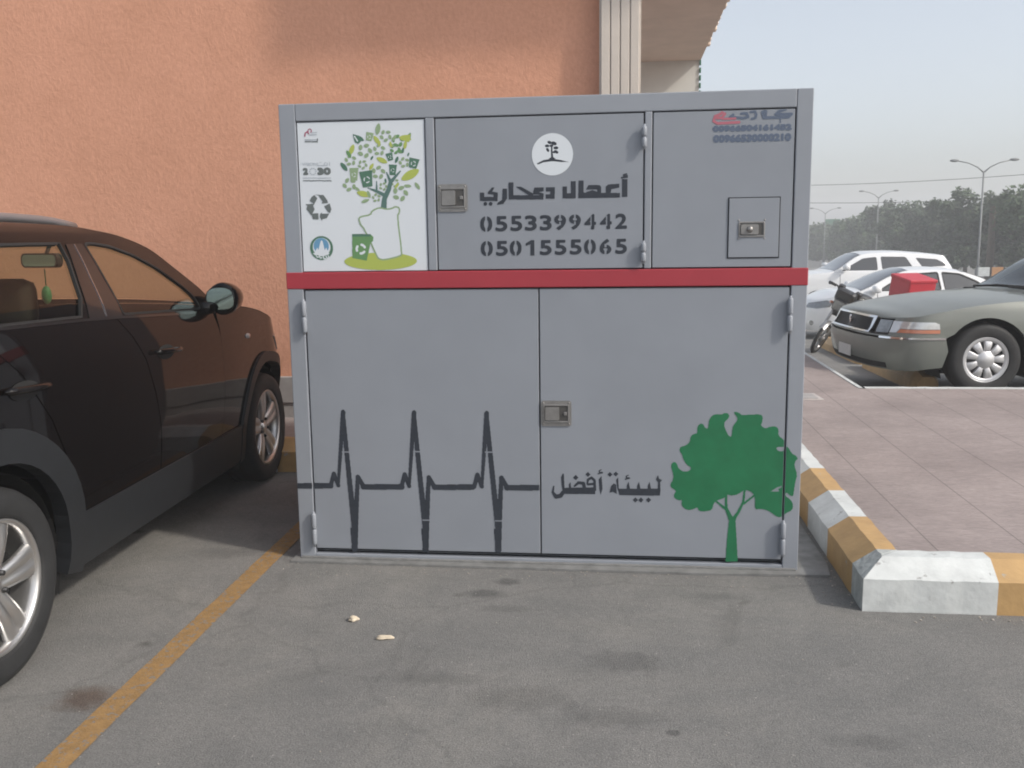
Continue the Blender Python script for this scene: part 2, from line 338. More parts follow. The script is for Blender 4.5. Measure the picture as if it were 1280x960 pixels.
def tube(bm, pts, r, seg=10, mi=0, caps=True, smooth=True):
    pts = [Vector(p) for p in pts]; rs = r if isinstance(r, (list, tuple)) else [r] * len(pts)
    rings = []
    up = None
    for i, p in enumerate(pts):
        d = (pts[min(i + 1, len(pts) - 1)] - pts[max(i - 1, 0)]).normalized()
        if up is None: up = d.orthogonal().normalized()
        up = (up - d * up.dot(d)).normalized(); s = d.cross(up)
        rings.append([bm.verts.new(p + (up * math.cos(2 * math.pi * k / seg) + s * math.sin(2 * math.pi * k / seg)) * rs[i]) for k in range(seg)])
    for a, b in zip(rings, rings[1:]):
        for k in range(seg):
            f = bm.faces.new([a[k], a[(k + 1) % seg], b[(k + 1) % seg], b[k]]); f.material_index = mi; f.smooth = smooth
    if caps:
        for rg, rev in ((rings[0], True), (rings[-1], False)):
            f = bm.faces.new(rg[::-1] if rev else rg); f.material_index = mi
def lathe(bm, prof, seg=32, axis='Y', mi=0, smooth=True, c=(0, 0, 0)):
    """profile of (radius, axial) turned about an axis"""
    rings = []
    for r, a in prof:
        ring = []
        for k in range(seg):
            t = 2 * math.pi * k / seg
            p = (r * math.cos(t), a, r * math.sin(t)) if axis == 'Y' else (r * math.cos(t), r * math.sin(t), a)
            ring.append(bm.verts.new((p[0] + c[0], p[1] + c[1], p[2] + c[2])))
        rings.append(ring)
    for a, b in zip(rings, rings[1:]):
        for k in range(seg):
            f = bm.faces.new([a[k], a[(k + 1) % seg], b[(k + 1) % seg], b[k]]); f.smooth = smooth; f.material_index = mi
    return rings
def prism(bm, pts, d0, d1, plane='XZ', mi=0, bev=0.0):
    """flat outline given thickness; the outline may be concave"""
    b2 = B()
    def P(p, d): return (p[0], d, p[1]) if plane == 'XZ' else (p[0], p[1], d) if plane == 'XY' else (d, p[0], p[1])
    tri = tessellate_polygon([[Vector((p[0], p[1], 0)) for p in pts]])
    a = [b2.verts.new(P(p, d0)) for p in pts]; b = [b2.verts.new(P(p, d1)) for p in pts]
    for t in tri:
        b2.faces.new([a[i] for i in t]); b2.faces.new([b[i] for i in reversed(t)])
    n = len(pts)
    for i in range(n): b2.faces.new([a[i], a[(i + 1) % n], b[(i + 1) % n], b[i]])
    bmesh.ops.recalc_face_normals(b2, faces=b2.faces[:])
    merge(bm, b2, mi)
def rounded(x0, x1, z0, z1, r, n=4):
    out = []
    for cx, cz, a0 in ((x1 - r, z1 - r, 0), (x0 + r, z1 - r, 90), (x0 + r, z0 + r, 180), (x1 - r, z0 + r, 270)):
        for k in range(n + 1):
            a = R_(a0 + 90 * k / n); out.append((cx + r * math.cos(a), cz + r * math.sin(a)))
    return out
def smooth_poly(pts, it=2, closed=True):
    for _ in range(it):
        out = []
        n = len(pts)
        for i in range(n if closed else n - 1):
            a, b = pts[i], pts[(i + 1) % n]
            out += [(a[0] * .75 + b[0] * .25, a[1] * .75 + b[1] * .25), (a[0] * .25 + b[0] * .75, a[1] * .25 + b[1] * .75)]
        if not closed: out = [pts[0]] + out + [pts[-1]]
        pts = out
    return pts
def fillet(pts, r=.03, n=4):
    out = []
    for i in range(len(pts)):
        p, a, b = Vector(pts[i]), Vector(pts[i - 1]), Vector(pts[(i + 1) % len(pts)])
        da, db = (a - p), (b - p); ra, rb = min(r, da.length * .45), min(r, db.length * .45)
        q0, q1 = p + da.normalized() * ra, p + db.normalized() * rb
        for k in range(n + 1):
            t = k / n; v = q0 * (1 - t) ** 2 + p * 2 * t * (1 - t) + q1 * t * t; out.append((v.x, v.y))
    return out
def lerp_curve(kn):
    xs = [k[0] for k in kn]; ys = [k[1] for k in kn]
    def f(x):
        if x <= xs[0]: return ys[0]
        if x >= xs[-1]: return ys[-1]
        i = max(j for j in range(len(xs) - 1) if xs[j] <= x)
        # Catmull-Rom style cubic with limited slopes
        def sl(j):
            if j <= 0: return (ys[1] - ys[0]) / (xs[1] - xs[0])
            if j >= len(xs) - 1: return (ys[-1] - ys[-2]) / (xs[-1] - xs[-2])
            a = (ys[j] - ys[j - 1]) / (xs[j] - xs[j - 1]); b = (ys[j + 1] - ys[j]) / (xs[j + 1] - xs[j])
            return 0 if a * b <= 0 else 2 * a * b / (a + b)
        h = xs[i + 1] - xs[i]; t = (x - xs[i]) / h
        m0, m1 = sl(i) * h, sl(i + 1) * h
        return (2*t**3 - 3*t**2 + 1) * ys[i] + (t**3 - 2*t**2 + t) * m0 + (-2*t**3 + 3*t**2) * ys[i + 1] + (t**3 - t**2) * m1
    return f

# measuring: a pixel of the photograph read as metres on a flat upright face at depth Y
def at_depth(px, py, Y):
    r = RC @ np.array([px - 640, -(py - 480), -FPX]); t = Y / r[1]
    return (t * r[0], CAM_H + t * r[2])

# ------------------------------------------------------------------ the setting: ground, pavement, kerbs
GK = [(-30, 0), (9, 0), (18, -0.57), (20.5, -0.66), (26, -0.76), (78, -1.65), (420, -5.0)]
def gz(y):
    for (a, za), (b, zb) in zip(GK, GK[1:]):
        if y <= b: return za + (zb - za) * (y - a) / (b - a)
    return GK[-1][1]
bm = B()
ys = [k[0] for k in GK]; xs = [-300, -20, 20, 300]
gv = [[bm.verts.new((x, y, z)) for x in xs] for y, z in GK]
for i in range(len(ys) - 1):
    for j in range(3): bm.faces.new([gv[i][j], gv[i][j + 1], gv[i + 1][j + 1], gv[i + 1][j]])
link('ground', bm, M['asphalt'], kind='structure')

bm = B()
def quad_xy(bm, x0, x1, y0, y1, z, mi=0):
    f = bm.faces.new([bm.verts.new(p) for p in ((x0, y0, z), (x1, y0, z), (x1, y1, z), (x0, y1, z))]); f.material_index = mi
ZS = 0.19
quad_xy(bm, -10, 1.12, 5.95, 13.4, ZS); quad_xy(bm, 1.12, 2.05, 3.9, 40, ZS); quad_xy(bm, 2.05, 30, 3.9, 8.205, ZS)
link('pavement', bm, M['paving'], kind='structure')

# kerb: chamfered section swept along a line of painted stones
SECT = [(0.0, -0.9), (0.0, 0.135), (0.095, 0.2), (0.175, 0.2), (0.175, 0.1)]   # (inwards, height)
def kerb_run(bm, a, b, inward, cuts, first, miter_a=0.0, miter_b=0.0, colours=(0, 1), sect=SECT):
    """a -> b is the foot line; cuts are distances at which the paint changes"""
    a = Vector((*a, 0)); b = Vector((*b, 0)); d = (b - a).normalized(); L = (b - a).length; n = Vector((*inward, 0))
    st = [0] + [c for c in cuts if 0 < c < L] + [L]; k = first
    for i, (s0, s1) in enumerate(zip(st, st[1:])):
        sub = max(1, int((s1 - s0) / 0.06))
        prev = None
        for j in range(sub + 1):
            s = s0 + (s1 - s0) * j / sub
            row = []
            for u, z in sect:
                sft = 0
                if i == 0: sft = miter_a * u * (1 - j / sub)
                if i == len(st) - 2: sft -= miter_b * u * j / sub
                wob = (math.sin(s * 37 + u * 90) + math.sin(s * 71 + z * 50)) * 0.0009
                row.append(bm.verts.new(a + d * (s + sft) + n * (u + wob) + Vector((0, 0, z + wob))))
            if prev:
                for p in range(len(sect) - 1):
                    f = bm.faces.new([prev[p], row[p], row[p + 1], prev[p + 1]]); f.material_index = colours[k % len(colours)]
            prev = row
        k += 1
bm = B()
CX, CY = 0.975, 3.705
kerb_run(bm, (CX, 5.95), (CX, CY), (1, 0), [0.67, 1.14, 1.59, 2.06], 0, 0, 1, (0, 1, 0, 1, 2))                 # along the bay
kerb_run(bm, (CX, CY), (14, CY), (0, 1), [0.515 + 0.5 * k for k in range(27)], 0, 1, 0, (0, 1))           # along the lane
kerb_run(bm, (2.1, 30), (2.1, 8.202), (-1, 0), [0.5 * k for k in range(1, 45)], 0, 0, 0, (0, 0), [(0, -0.9), (0.004, 0.186), (0.02, 0.196), (0.055, 0.196), (0.055, 0.1)])
kerb_run(bm, (2.1, 8.29), (30, 8.29), (0, -1), [0.5 * k for k in range(1, 60)], 0, 0, 0, (0, 0), [(0, -0.9), (0.004, 0.186), (0.02, 0.196), (0.09, 0.196), (0.09, 0.1)])
kerb_run(bm, (-10, 5.78), (CX, 5.78), (0, 1), [0.5 * k + 0.26 for k in range(24)], 0, 0, 0, (1, 0))
bmesh.ops.recalc_face_normals(bm, faces=bm.faces[:])
link('kerb', bm, [M['kerb_white'], M['kerb_yellow'], M['kerb_bare']], kind='structure')

bm = B()
# yellow bay line, edges slightly wavering
N = 60; prev = None
for i in range(N + 1):
    y = 0.6 + (5.77 - 0.6) * i / N
    xc = -1.632 + (-0.04) * (y - 2.33) / 2.3
    wv = 0.0015 * math.sin(y * 9) + 0.0012 * math.sin(y * 23)
    row = [bm.verts.new((xc - 0.048 + wv, y, 0.004)), bm.verts.new((xc + 0.048 + wv * 0.5, y, 0.004))]
    if prev: bm.faces.new([prev[0], prev[1], row[1], row[0]])
    prev = row
link('bay_marking', bm, M['line_yellow'], kind='structure')

# ------------------------------------------------------------------ building
bld = thing('shop_building', 'orange rendered shop wall with cream pilaster and tan roof overhang behind the grey cabinet', 'building', (-3, 6.725, 0))
YW = 6.725
bm = B(); box(bm, -12, -0.146, YW, YW + 0.3, 0.0, 5.2); link('wall', bm, M['stucco'], bld, world=True)
bm = B(); box(bm, -12, -0.15, YW - 0.035, YW - 0.001, 0.1, 0.30, 0.004); box(bm, -12, -0.15, YW - 0.05, YW - 0.001, 0.302, 0.50, 0.006)
link('skirting', bm, M['skirting'], bld, world=True)
bm = B()
box(bm, -0.145, 0.135, YW - 0.10, YW + 0.35, 0.1, 4.1)
for k in range(4):                                   # reeded front
    x0 = -0.145 + 0.012 + k * 0.066
    box(bm, x0, x0 + 0.058, YW - 0.116, YW - 0.102, 0.5, 4.1, 0.004)
link('pilaster', bm, M['pilaster'], bld, world=True)
bm = B(); box(bm, -0.2, 1.08, 6.2, 13.4, 3.87, 4.8); box(bm, -1.2, -0.202, 6.2, YW - 0.002, 3.87, 4.8)
link('roof', bm, M['soffit'], bld, world=True)
for k in range(24):
    bm = B(); y = 6.4 + k * 0.29 + random.uniform(-.03, .03)
    box(bm, 1.082, 1.082 + random.uniform(0.03, 0.075), y, y + random.uniform(0.1, 0.16), 3.95, 4.02, 0.01)
    link('roof_tile', bm, M['soffit'], bld, world=True)
bm = B(); box(bm, 0.136, 1.06, 13.402, 13.7, 0.1, 4.6); link('wall', bm, M['white_wall'], bld, world=True, label='white rear wall with green edge')
bm = B()
for k in range(40): box(bm, 1.062, 1.085, 13.38, 13.42, 0.6 + k * 0.1, 0.6 + k * 0.1 + 0.07, 0.005)
link('edge_trim', bm, M['green_sign'], bld, world=True)

# ------------------------------------------------------------------ raster stencils: painted marks as thin sheets of real outline
class Stencil:
    def __init__(s, x0, z0, x1, z1, cell=0.0015):
        s.x0, s.z0, s.c = x0, z0, cell
        s.nx, s.nz = int((x1 - x0) / cell), int((z1 - z0) / cell)
        s.a = np.zeros((s.nz, s.nx), np.int8)
        s.X, s.Z = np.meshgrid(x0 + (np.arange(s.nx) + .5) * cell, z0 + (np.arange(s.nz) + .5) * cell)
    def win(s, xa, xb, za, zb):
        i0 = max(0, int((xa - s.x0) / s.c) - 1); i1 = min(s.nx, int((xb - s.x0) / s.c) + 2)
        j0 = max(0, int((za - s.z0) / s.c) - 1); j1 = min(s.nz, int((zb - s.z0) / s.c) + 2)
        return slice(j0, max(j0, j1)), slice(i0, max(i0, i1))
    def poly(s, pts, v=1):
        p = np.array(pts); w_ = s.win(p[:, 0].min(), p[:, 0].max(), p[:, 1].min(), p[:, 1].max())
        X, Z = s.X[w_], s.Z[w_]; ins = np.zeros(X.shape, bool)
        for (xa, za), (xb, zb) in zip(p, np.roll(p, -1, 0)):
            if za == zb: continue
            c = ((za > Z) != (zb > Z)) & (X < (xb - xa) * (Z - za) / (zb - za) + xa)
            ins ^= c
        s.a[w_][ins] = v
    def stroke(s, pts, wd, v=1):
        wds = wd if isinstance(wd, (list, tuple)) else [wd] * len(pts)
        for (a, b, ra, rb) in zip(pts, pts[1:], wds, wds[1:]):
            m = max(ra, rb) / 2
            w_ = s.win(min(a[0], b[0]) - m, max(a[0], b[0]) + m, min(a[1], b[1]) - m, max(a[1], b[1]) + m)
            X, Z = s.X[w_], s.Z[w_]; dx, dz = b[0] - a[0], b[1] - a[1]; L = dx * dx + dz * dz or 1e-9
            t = np.clip(((X - a[0]) * dx + (Z - a[1]) * dz) / L, 0, 1)
            d = np.hypot(X - a[0] - t * dx, Z - a[1] - t * dz)
            s.a[w_][d < (ra + (rb - ra) * t) / 2] = v
    def dot(s, c, r, v=1): s.stroke([c, (c[0] + 1e-6, c[1])], 2 * r, v)
    def ell(s, c, rx, rz, ang=0, v=1):
        s.poly([(c[0] + rx * math.cos(t) * math.cos(ang) - rz * math.sin(t) * math.sin(ang), c[1] + rx * math.cos(t) * math.sin(ang) + rz * math.sin(t) * math.cos(ang)) for t in np.linspace(0, 2 * math.pi, 36, endpoint=False)], v)
    def ring(s, c, r, wd, v=1, a0=0, a1=360):
        s.stroke([(c[0] + r * math.cos(R_(t)), c[1] + r * math.sin(R_(t))) for t in np.linspace(a0, a1, 40)], wd, v)
    def glyphs(s, body, xl, xr, z0, z1, v=1, fat=0.0):
        """text fitted to a box, thickened by `fat` metres"""
        tris = text_tris(body)
        p = tris.reshape(-1, 2); lo, hi = p.min(0), p.max(0)
        sc = np.array([(xr - xl - 2 * fat) / (hi[0] - lo[0]), (z1 - z0 - 2 * fat) / (hi[1] - lo[1])])
        m = np.zeros_like(s.a, bool); old = s.a; s.a = np.zeros_like(old)
        for t in tris: s.poly((t - lo) * sc + np.array([xl + fat, z0 + fat]), 1)
        m = s.a > 0; s.a = old
        k = int(round(fat / s.c))
        if k > 0:
            out = m.copy()
            for dx in range(-k, k + 1):
                for dz in range(-k, k + 1):
                    if dx * dx + dz * dz <= k * k + 1: out |= np.roll(np.roll(m, dx, 1), dz, 0)
            m = out
        s.a[m] = v
    def mesh(s, Y, xclip=None):
        bm = B(); vs = {}
        def V(i, j):
            if (i, j) not in vs: vs[(i, j)] = bm.verts.new((s.x0 + i * s.c, Y, s.z0 + j * s.c))
            return vs[(i, j)]
        open_ = {}
        rects = []
        for j in range(s.nz + 1):
            runs = {}
            if j < s.nz:
                row = s.a[j]; ch = np.flatnonzero(np.diff(np.concatenate(([0], row, [0])))) if row.any() else []
                for i0, i1 in zip(ch, list(ch[1:]) + [s.nx]):
                    if i0 < s.nx and row[i0]:
                        runs[(i0, i1, row[i0])] = 1
            for k in list(open_):
                if k not in runs: rects.append((k, open_.pop(k), j))
            for k in runs: open_.setdefault(k, j)
        for (i0, i1, v), j0, j1 in rects:
            if xclip and (s.x0 + i1 * s.c <= xclip[0] or s.x0 + i0 * s.c >= xclip[1]): continue
            if xclip:
                i0 = max(i0, int(round((xclip[0] - s.x0) / s.c))); i1 = min(i1, int(round((xclip[1] - s.x0) / s.c)))
                if i1 <= i0: continue
            f = bm.faces.new([V(i0, j0), V(i1, j0), V(i1, j1), V(i0, j1)]); f.material_index = int(v) - 1
        return bm
_tc = {}
def text_tris(body):
    if body in _tc: return _tc[body]
    cu = bpy.data.curves.new('lettering', 'FONT'); cu.body = body; cu.size = 1
    ob = bpy.data.objects.new('lettering', cu); COL.objects.link(ob)
    me = ob.evaluated_get(bpy.context.evaluated_depsgraph_get()).to_mesh(); me.calc_loop_triangles()
    co = np.array([v.co[:2] for v in me.vertices]); t = np.array([[co[i] for i in lt.vertices] for lt in me.loop_triangles])
    bpy.data.objects.remove(ob); bpy.data.curves.remove(cu)
    _tc[body] = t; return t

# ------------------------------------------------------------------ recycling cabinet
F = 4.136                                                   # depth of its front
XL, XR, ZT = -1.512, 0.800, 2.105
cab = thing('recycling_cabinet', 'large grey steel recycling cabinet with a red stripe and stencilled green tree', 'recycling bin', ((XL + XR) / 2, F + 0.7, 0))
def fc(px, py): return at_depth(px, py, F)
bm = B(); box(bm, XL + .004, XR - .004, F + .05, F + 1.45, 0.03, ZT - .004, 0.003); link('carcass', bm, [M['grey_paint']], cab, world=True)
bm = B(); box(bm, XL + .03, XR - .03, F + .036, F + .048, 0.04, ZT - .03); link('shadow_gap', bm, M['seam_dark'], cab, world=True)
bm = B(); D = F + .035
for x0, x1, z0, z1 in ((XL, -1.4365, 0.0, ZT), (0.7325, XR, 0.0, ZT), (-1.436, 0.732, 2.029, ZT), (-1.436, 0.732, 0.004, 0.032),
                       (-0.851, -0.8115, 1.3655, 2.0285), (0.1035, 0.1345, 1.3655, 2.0285)):
    box(bm, x0, x1, F, D, z0, z1, 0.004)
link('frame', bm, M['grey_paint'], cab, world=True)
bm = B(); box(bm, XL - .002, XR + .002, F - .003, D, 1.2865, 1.3625, 0.004); link('red_stripe', bm, M['red_paint'], cab, world=True)
bm = B()
prism(bm, [(XL - .03, F - .055), (0.4, F - .075), (0.93, F - .055), (0.95, F + .1), (0.93, F + 1.5), (XL - .02, F + 1.5)], 0.001, 0.011, 'XY')
box(bm, XL + .01, XR - .01, F - .018, F + .02, 0.0115, 0.0125 + .006)
link('base_plate', bm, M['baseplate'], cab, world=True)

def door(name, x0, x1, z0, z1, label=None):
    bm = B(); box(bm, x0, x1, F + .004, F + .033, z0, z1, 0.0025)
    return link(name, bm, M['grey_door'], cab, world=True, label=label)
dL = door('door', -1.4300, -0.3605, 0.056, 1.2800, 'lower door with heartbeat line')
dR = door('door', -0.3545, 0.7265, 0.056, 1.2800, 'lower door with green tree')
dM = door('door', -0.8065, 0.0985, 1.3680, 2.0240, 'small upper door with phone numbers')
pR = door('side_panel', 0.1395, 0.7275, 1.3680, 2.0240)
bm = B(); box(bm, 0.4635, 0.6735, F - .0015, F + .0035, 1.409, 1.659, 0.0015); fl = link('flap', bm, M['grey_door'], pR, world=True)
bm = B(); box(bm, 0.459, 0.678, F + .0025, F + .0037, 1.4045, 1.6635); link('flap_seam', bm, M['seam_dark'], pR, world=True)
bm = B(); box(bm, -1.4315, -0.8565, F + .006, F + .014, 1.3665, 2.0235, 0.001); poster = link('poster', bm, M['poster'], cab, world=True)
bm = B(); box(bm, -1.4345, -0.8535, F + .0142, F + .03, 1.3655, 2.0265); link('backing', bm, M['grey_door'], poster, world=True)
def hinge(parent, x, z0, z1):
    bm = B(); n = 2; L = (z1 - z0)
    for i in range(2):
        a = z0 + L * i / 2 + .003; b = z0 + L * (i + 1) / 2 - .003
        tube(bm, [(x, F - .014, a), (x, F - .014, a + .006), (x, F - .014, b - .006), (x, F - .014, b)], [.0085, .0115, .0115, .0085], 12)
    tube(bm, [(x, F - .014, z0 - .006), (x, F - .014, z1 + .006)], .006, 8)
    box(bm, x - .006, x + .006, F - .012, F + .005, z0 + .01, z1 - .01)
    link('hinge', bm, M['grey_paint'], parent, world=True)
hinge(dL, -1.4335, 1.085, 1.237); hinge(dL, -1.4335, 0.075, 0.235)
hinge(dR, 0.7295, 1.086, 1.238); hinge(dR, 0.7295, 0.080, 0.238)
hinge(dM, 0.1010, 1.876, 1.970); hinge(dM, 0.1010, 1.392, 1.480)
def latch(parent, x0, x1, z0, z1, knob=False):
    bm = B(); w_, h_ = x1 - x0, z1 - z0; yf = F + .0035
    prism(bm, rounded(x0, x1, z0, z1, .012), yf - .004, yf, mi=0)
    for a, b, c, d in ((x0 + .012, x1 - .012, z1 - .024, z1 - .016), (x0 + .012, x1 - .012, z0 + .016, z0 + .024), (x0 + .010, x0 + .017, z0 + .02, z1 - .02), (x1 - .017, x1 - .010, z0 + .02, z1 - .02)):
        box(bm, a, b, yf - .009, yf - .0035, c, d, .002, 0)
    box(bm, x0 + .018, x1 - .018, yf - .0052, yf - .0042, z0 + .025, z1 - .025, 0, 1)
    px0, px1 = x0 + .02, x0 + w_ * (0.60 if not knob else 0.72)
    prism(bm, rounded(px0, px1, z0 + .028, z1 - .028, .006), yf - .0125, yf - .0053, mi=0)
    if knob:
        bmk = B(); lathe(bmk, [(0.0005, -.012), (.010, -.0115), (.013, -.006), (.014, 0)], 16, 'Y', c=((px0 + px1) / 2, yf - .0126, (z0 + z1) / 2)); merge(bm, bmk, 0)
    else:
        box(bm, x1 - .034, x1 - .020, yf - .012, yf - .0053, (z0 + z1) / 2 - .008, (z0 + z1) / 2 + .008, .002, 0)
    for sx in (x0 + .011, x1 - .011):
        for sz in (z0 + .011, z1 - .011):
            bmk = B(); lathe(bmk, [(0.0003, -.0035), (.003, -.003), (.0042, 0)], 10, 'Y', c=(sx, yf - .0041, sz)); merge(bm, bmk, 0)
    link('latch', bm, [M['zinc'], M['zinc_dark']], parent, world=True)
latch(dR, -0.352, -0.214, 0.660, 0.777); latch(dM, -0.803, -0.668, 1.623, 1.743); latch(fl, 0.494, 0.625, 1.478, 1.577, True)

# --- marks: outlines read off the photograph, in metres on the cabinet front
def crop(x0, y0, sc): return lambda p: fc(x0 + p[0] / sc, y0 + p[1] / sc)
YD, YF, YP = F + .0028, F - .0013, F + .0048                 # painted skin on doors, frame, poster
# heartbeat line
c = crop(360, 490, 3.765); st = Stencil(-1.52, 0.04, -0.33, 0.80, .002)
def hb(pts, wd): st.stroke([c(p) for p in pts], wd)
HW = .0270
hb([(42, 441), (200, 442)], HW)
hb([(570 + 232, 448), (868, 448)], HW); hb([(355, 447), (535, 447)], HW); hb([(690, 449), (786, 449)], HW); hb([(1030, 451), (1185, 451)], HW)
for dx, dy in ((0, 0), (334, 3), (676, 5)):
    q = lambda *ps: [(x + dx, y + dy) for x, y in ps]
    hb(q((200, 442), (215, 385), (236, 440)), .020)
    hb(q((236, 440), (259, 96)), [.014, .022]); hb(q((259, 92), (272, 250), (312, 640)), [.016, .022, .026])
    hb(q((313, 740), (316, 640), (328, 400)), [.030, .028, .018]); hb(q((328, 400), (355, 445)), .022)
    st.poly([c(p) for p in q((254, 84), (264, 84), (272, 160), (262, 230), (248, 180))])
    st.poly([c(p) for p in q((292, 640), (330, 640), (327, 746), (302, 746))])
for gx, gy in ((272, 283), (608, 281), (946, 284), (652, 604), (992, 607)):          # stencil bridges
    a = c((gx, gy)); st.poly([(a[0] - .02, a[1] - .003), (a[0] + .02, a[1] - .003), (a[0] + .02, a[1] + .003), (a[0] - .02, a[1] + .003)], 0)
link('heartbeat_line', st.mesh(YD, (-1.4285, -0.362)), M['ink_dark'], dL, world=True)
link('heartbeat_end', st.mesh(YF, (-1.511, -1.4375)), M['ink_dark'], cab, world=True)
# green tree
c = crop(820, 500, 4.574); st = Stencil(0.20, 0.04, 0.80, 0.76, .002)
crown = [(300,165),(302,120),(318,92),(345,80),(375,85),(395,72),(418,80),(418,105),(392,125),(390,150),(405,185),(415,205),(432,212),(436,178),(440,150),(468,115),(466,100),(446,75),(452,66),(478,75),(490,88),(535,84),(600,82),(612,98),(608,130),(598,145),(625,165),(655,152),(690,152),(702,172),(700,205),(728,225),(742,250),(740,270),(722,268),(690,270),(690,285),(712,296),(735,290),(738,265),(755,268),(775,305),(800,318),(812,335),(795,350),(792,378),(808,425),(796,470),(790,510),(785,548),(772,550),(745,525),(735,545),(770,568),(785,600),(778,630),(745,645),(715,672),(690,668),(668,650),(640,632),(600,622),(565,628),(568,560),(555,530),(510,512),(470,540),(435,548),(405,540),(395,560),(355,572),(330,590),(322,630),(280,638),(245,636),(238,612),(215,625),(180,632),(145,605),(150,570),(130,575),(105,560),(103,540),(118,520),(85,500),(84,478),(98,460),(100,425),(90,395),(86,370),(105,352),(120,365),(130,395),(160,412),(195,405),(203,385),(175,372),(155,335),(150,312),(134,290),(140,268),(170,262),(195,240),(198,210),(215,195),(238,192),(236,155),(252,134),(272,140),(280,160)]
st.poly([c(p) for p in smooth_poly(crown, 1)])
st.poly([c(p) for p in ((655, 525), (690, 502), (720, 490), (720, 500), (700, 510), (705, 525))], 0)
for p in ([(418, 690), (455, 690), (462, 800), (468, 925), (398, 925), (406, 800)], [(395, 625), (413, 622), (440, 672), (470, 640), (456, 690), (418, 690)],): st.poly([c(k) for k in p])
for ps, wd in (([(438, 688), (470, 645), (500, 585), (508, 515)], [.018, .012, .010, .008]), ([(505, 592), (565, 545)], [.009, .008]), ([(425, 680), (402, 615), (402, 545)], [.018, .011, .009]), ([(400, 625), (345, 580)], [.012, .006])):
    st.stroke([c(k) for k in ps], wd)
link('green_tree', st.mesh(YD, (0.1, 0.725)), M['tree_green'], dR, world=True)
link('green_tree_edge', st.mesh(YF, (0.734, 0.799)), M['tree_green'], cab, world=True)
# slogan
c = crop(680, 570, 8); st = Stencil(-0.36, 0.22, 0.22, 0.56, .001); k = 1 / 8 * F / 1165 * 1.0
def sk(ps, wd): st.stroke([c(p) for p in ps], [x * k for x in wd] if isinstance(wd, list) else wd * k)
def sp(*ps): st.poly([c(p) for p in ps])
def diamond(x, y, r=27): sp((x, y - r), (x + r, y), (x, y + r), (x - r, y))
sp((185, 178), (198, 178), (205, 320), (262, 318), (515, 315), (512, 383), (190, 380), (178, 300), (170, 215))
sk([(97, 305), (88, 365), (120, 408), (165, 400), (190, 365)], [14, 26, 44, 44, 40])
sk([(306, 302), (345, 268), (395, 275), (403, 320)], [20, 30, 34, 36]); sp((250, 330), (248, 285), (266, 262), (272, 330))
diamond(318, 217); diamond(440, 186, 25); diamond(660, 186, 25); diamond(718, 182, 25); diamond(915, 441, 26); diamond(970, 441, 26); diamond(1046, 441, 26)
sk([(432, 280), (440, 238), (475, 218), (505, 245), (508, 340)], [16, 26, 26, 26, 30]); sk([(440, 285), (500, 280)], 24)
sp((575, 200), (585, 330), (568, 388), (556, 340), (548, 235))
for hx, hy in ((562, 158), (833, 212)):
    sk([(hx + 10, hy - 18), (hx - 10, hy - 10), (hx - 8, hy + 8), (hx + 20, hy + 6)], 11); sk([(hx - 20, hy + 22), (hx + 24, hy + 12)], 11)
sp((742, 215), (748, 328), (1150, 328), (1166, 335), (1160, 398), (755, 392), (735, 330), (722, 240)); sp((655, 368), (672, 300), (700, 275), (722, 290), (728, 380), (690, 360))
for tx in (846, 950, 1056): sp((tx, 258), (tx + 16, 335), (tx - 18, 335), (tx - 18, 300))
sp((1140, 192), (1150, 228), (1182, 242), (1162, 265), (1166, 360), (1135, 360), (1142, 265), (1120, 235))
link('lettering', st.mesh(YD, (-0.353, 0.25)), M['ink_dark'], dR, world=True)
# upper door: round badge, Arabic name, two phone numbers
c = crop(590, 160, 5.648); k = F / 1165 / 5.648; st = Stencil(-0.66, 1.38, 0.09, 1.97, .001)
def R4(x0, y0, x1, y1): sp((x0, y0), (x1, y0), (x1, y1), (x0, y1))
ctr = c((567, 186)); st.dot(ctr, .0895, 2)
sk([(566, 215), (562, 160), (563, 120)], [16, 12, 9]); sp((540, 218), (566, 200), (592, 218))
for lx, ly, rr, an in ((548, 102, 17, 20), (578, 108, 20, 20), (530, 126, 16, 0), (592, 140, 17, 0), (534, 154, 15, 60), (594, 168, 17, 30), (560, 125, 14, 0), (580, 170, 12, 0)):
    st.ell(c((lx, ly)), rr * k, rr * .6 * k, -R_(an), 1)
st.poly([c(p) for p in ((457, 250), (505, 226), (567, 216), (630, 226), (684, 240), (630, 240), (567, 234), (505, 242), (464, 258))], 1)
R4(1060, 360, 1097, 486); sk([(1092, 324), (1070, 330), (1072, 338), (1096, 336)], 10); sk([(1056, 350), (1096, 346)], 11)
sp((750, 455), (1044, 458), (1044, 490), (750, 496)); sp((1040, 393), (962, 398), (945, 412), (945, 462), (978, 462), (984, 432), (1040, 420))
sp((806, 432), (822, 403), (900, 402), (912, 415), (912, 460), (884, 460), (884, 434), (806, 434)); sp((806, 452), (850, 438), (890, 452), (890, 462), (806, 462))
R4(752, 370, 787, 494); R4(698, 375, 732, 495); R4(640, 460, 732, 496); R4(640, 412, 670, 496)
R4(522, 418, 583, 448); R4(552, 418, 584, 498); R4(520, 468, 584, 498)
sp((432, 448), (440, 420), (506, 418), (506, 446), (470, 452), (505, 462), (505, 500), (475, 500), (475, 470), (432, 470))
R4(262, 474, 505, 504); sp((308, 414), (345, 414), (432, 462), (432, 478), (400, 474)); R4(258, 384, 292, 504)
sp((216, 428), (247, 428), (247, 498), (220, 536), (178, 542), (180, 528), (212, 506)); R4(56, 456, 86, 514); R4(56, 486, 181, 515); sp((112, 452), (140, 420), (158, 420), (142, 448), (181, 456), (181, 500), (152, 500), (152, 470), (112, 466))
st.dot(c((94, 535)), 13 * k); st.dot(c((131, 535)), 13 * k)
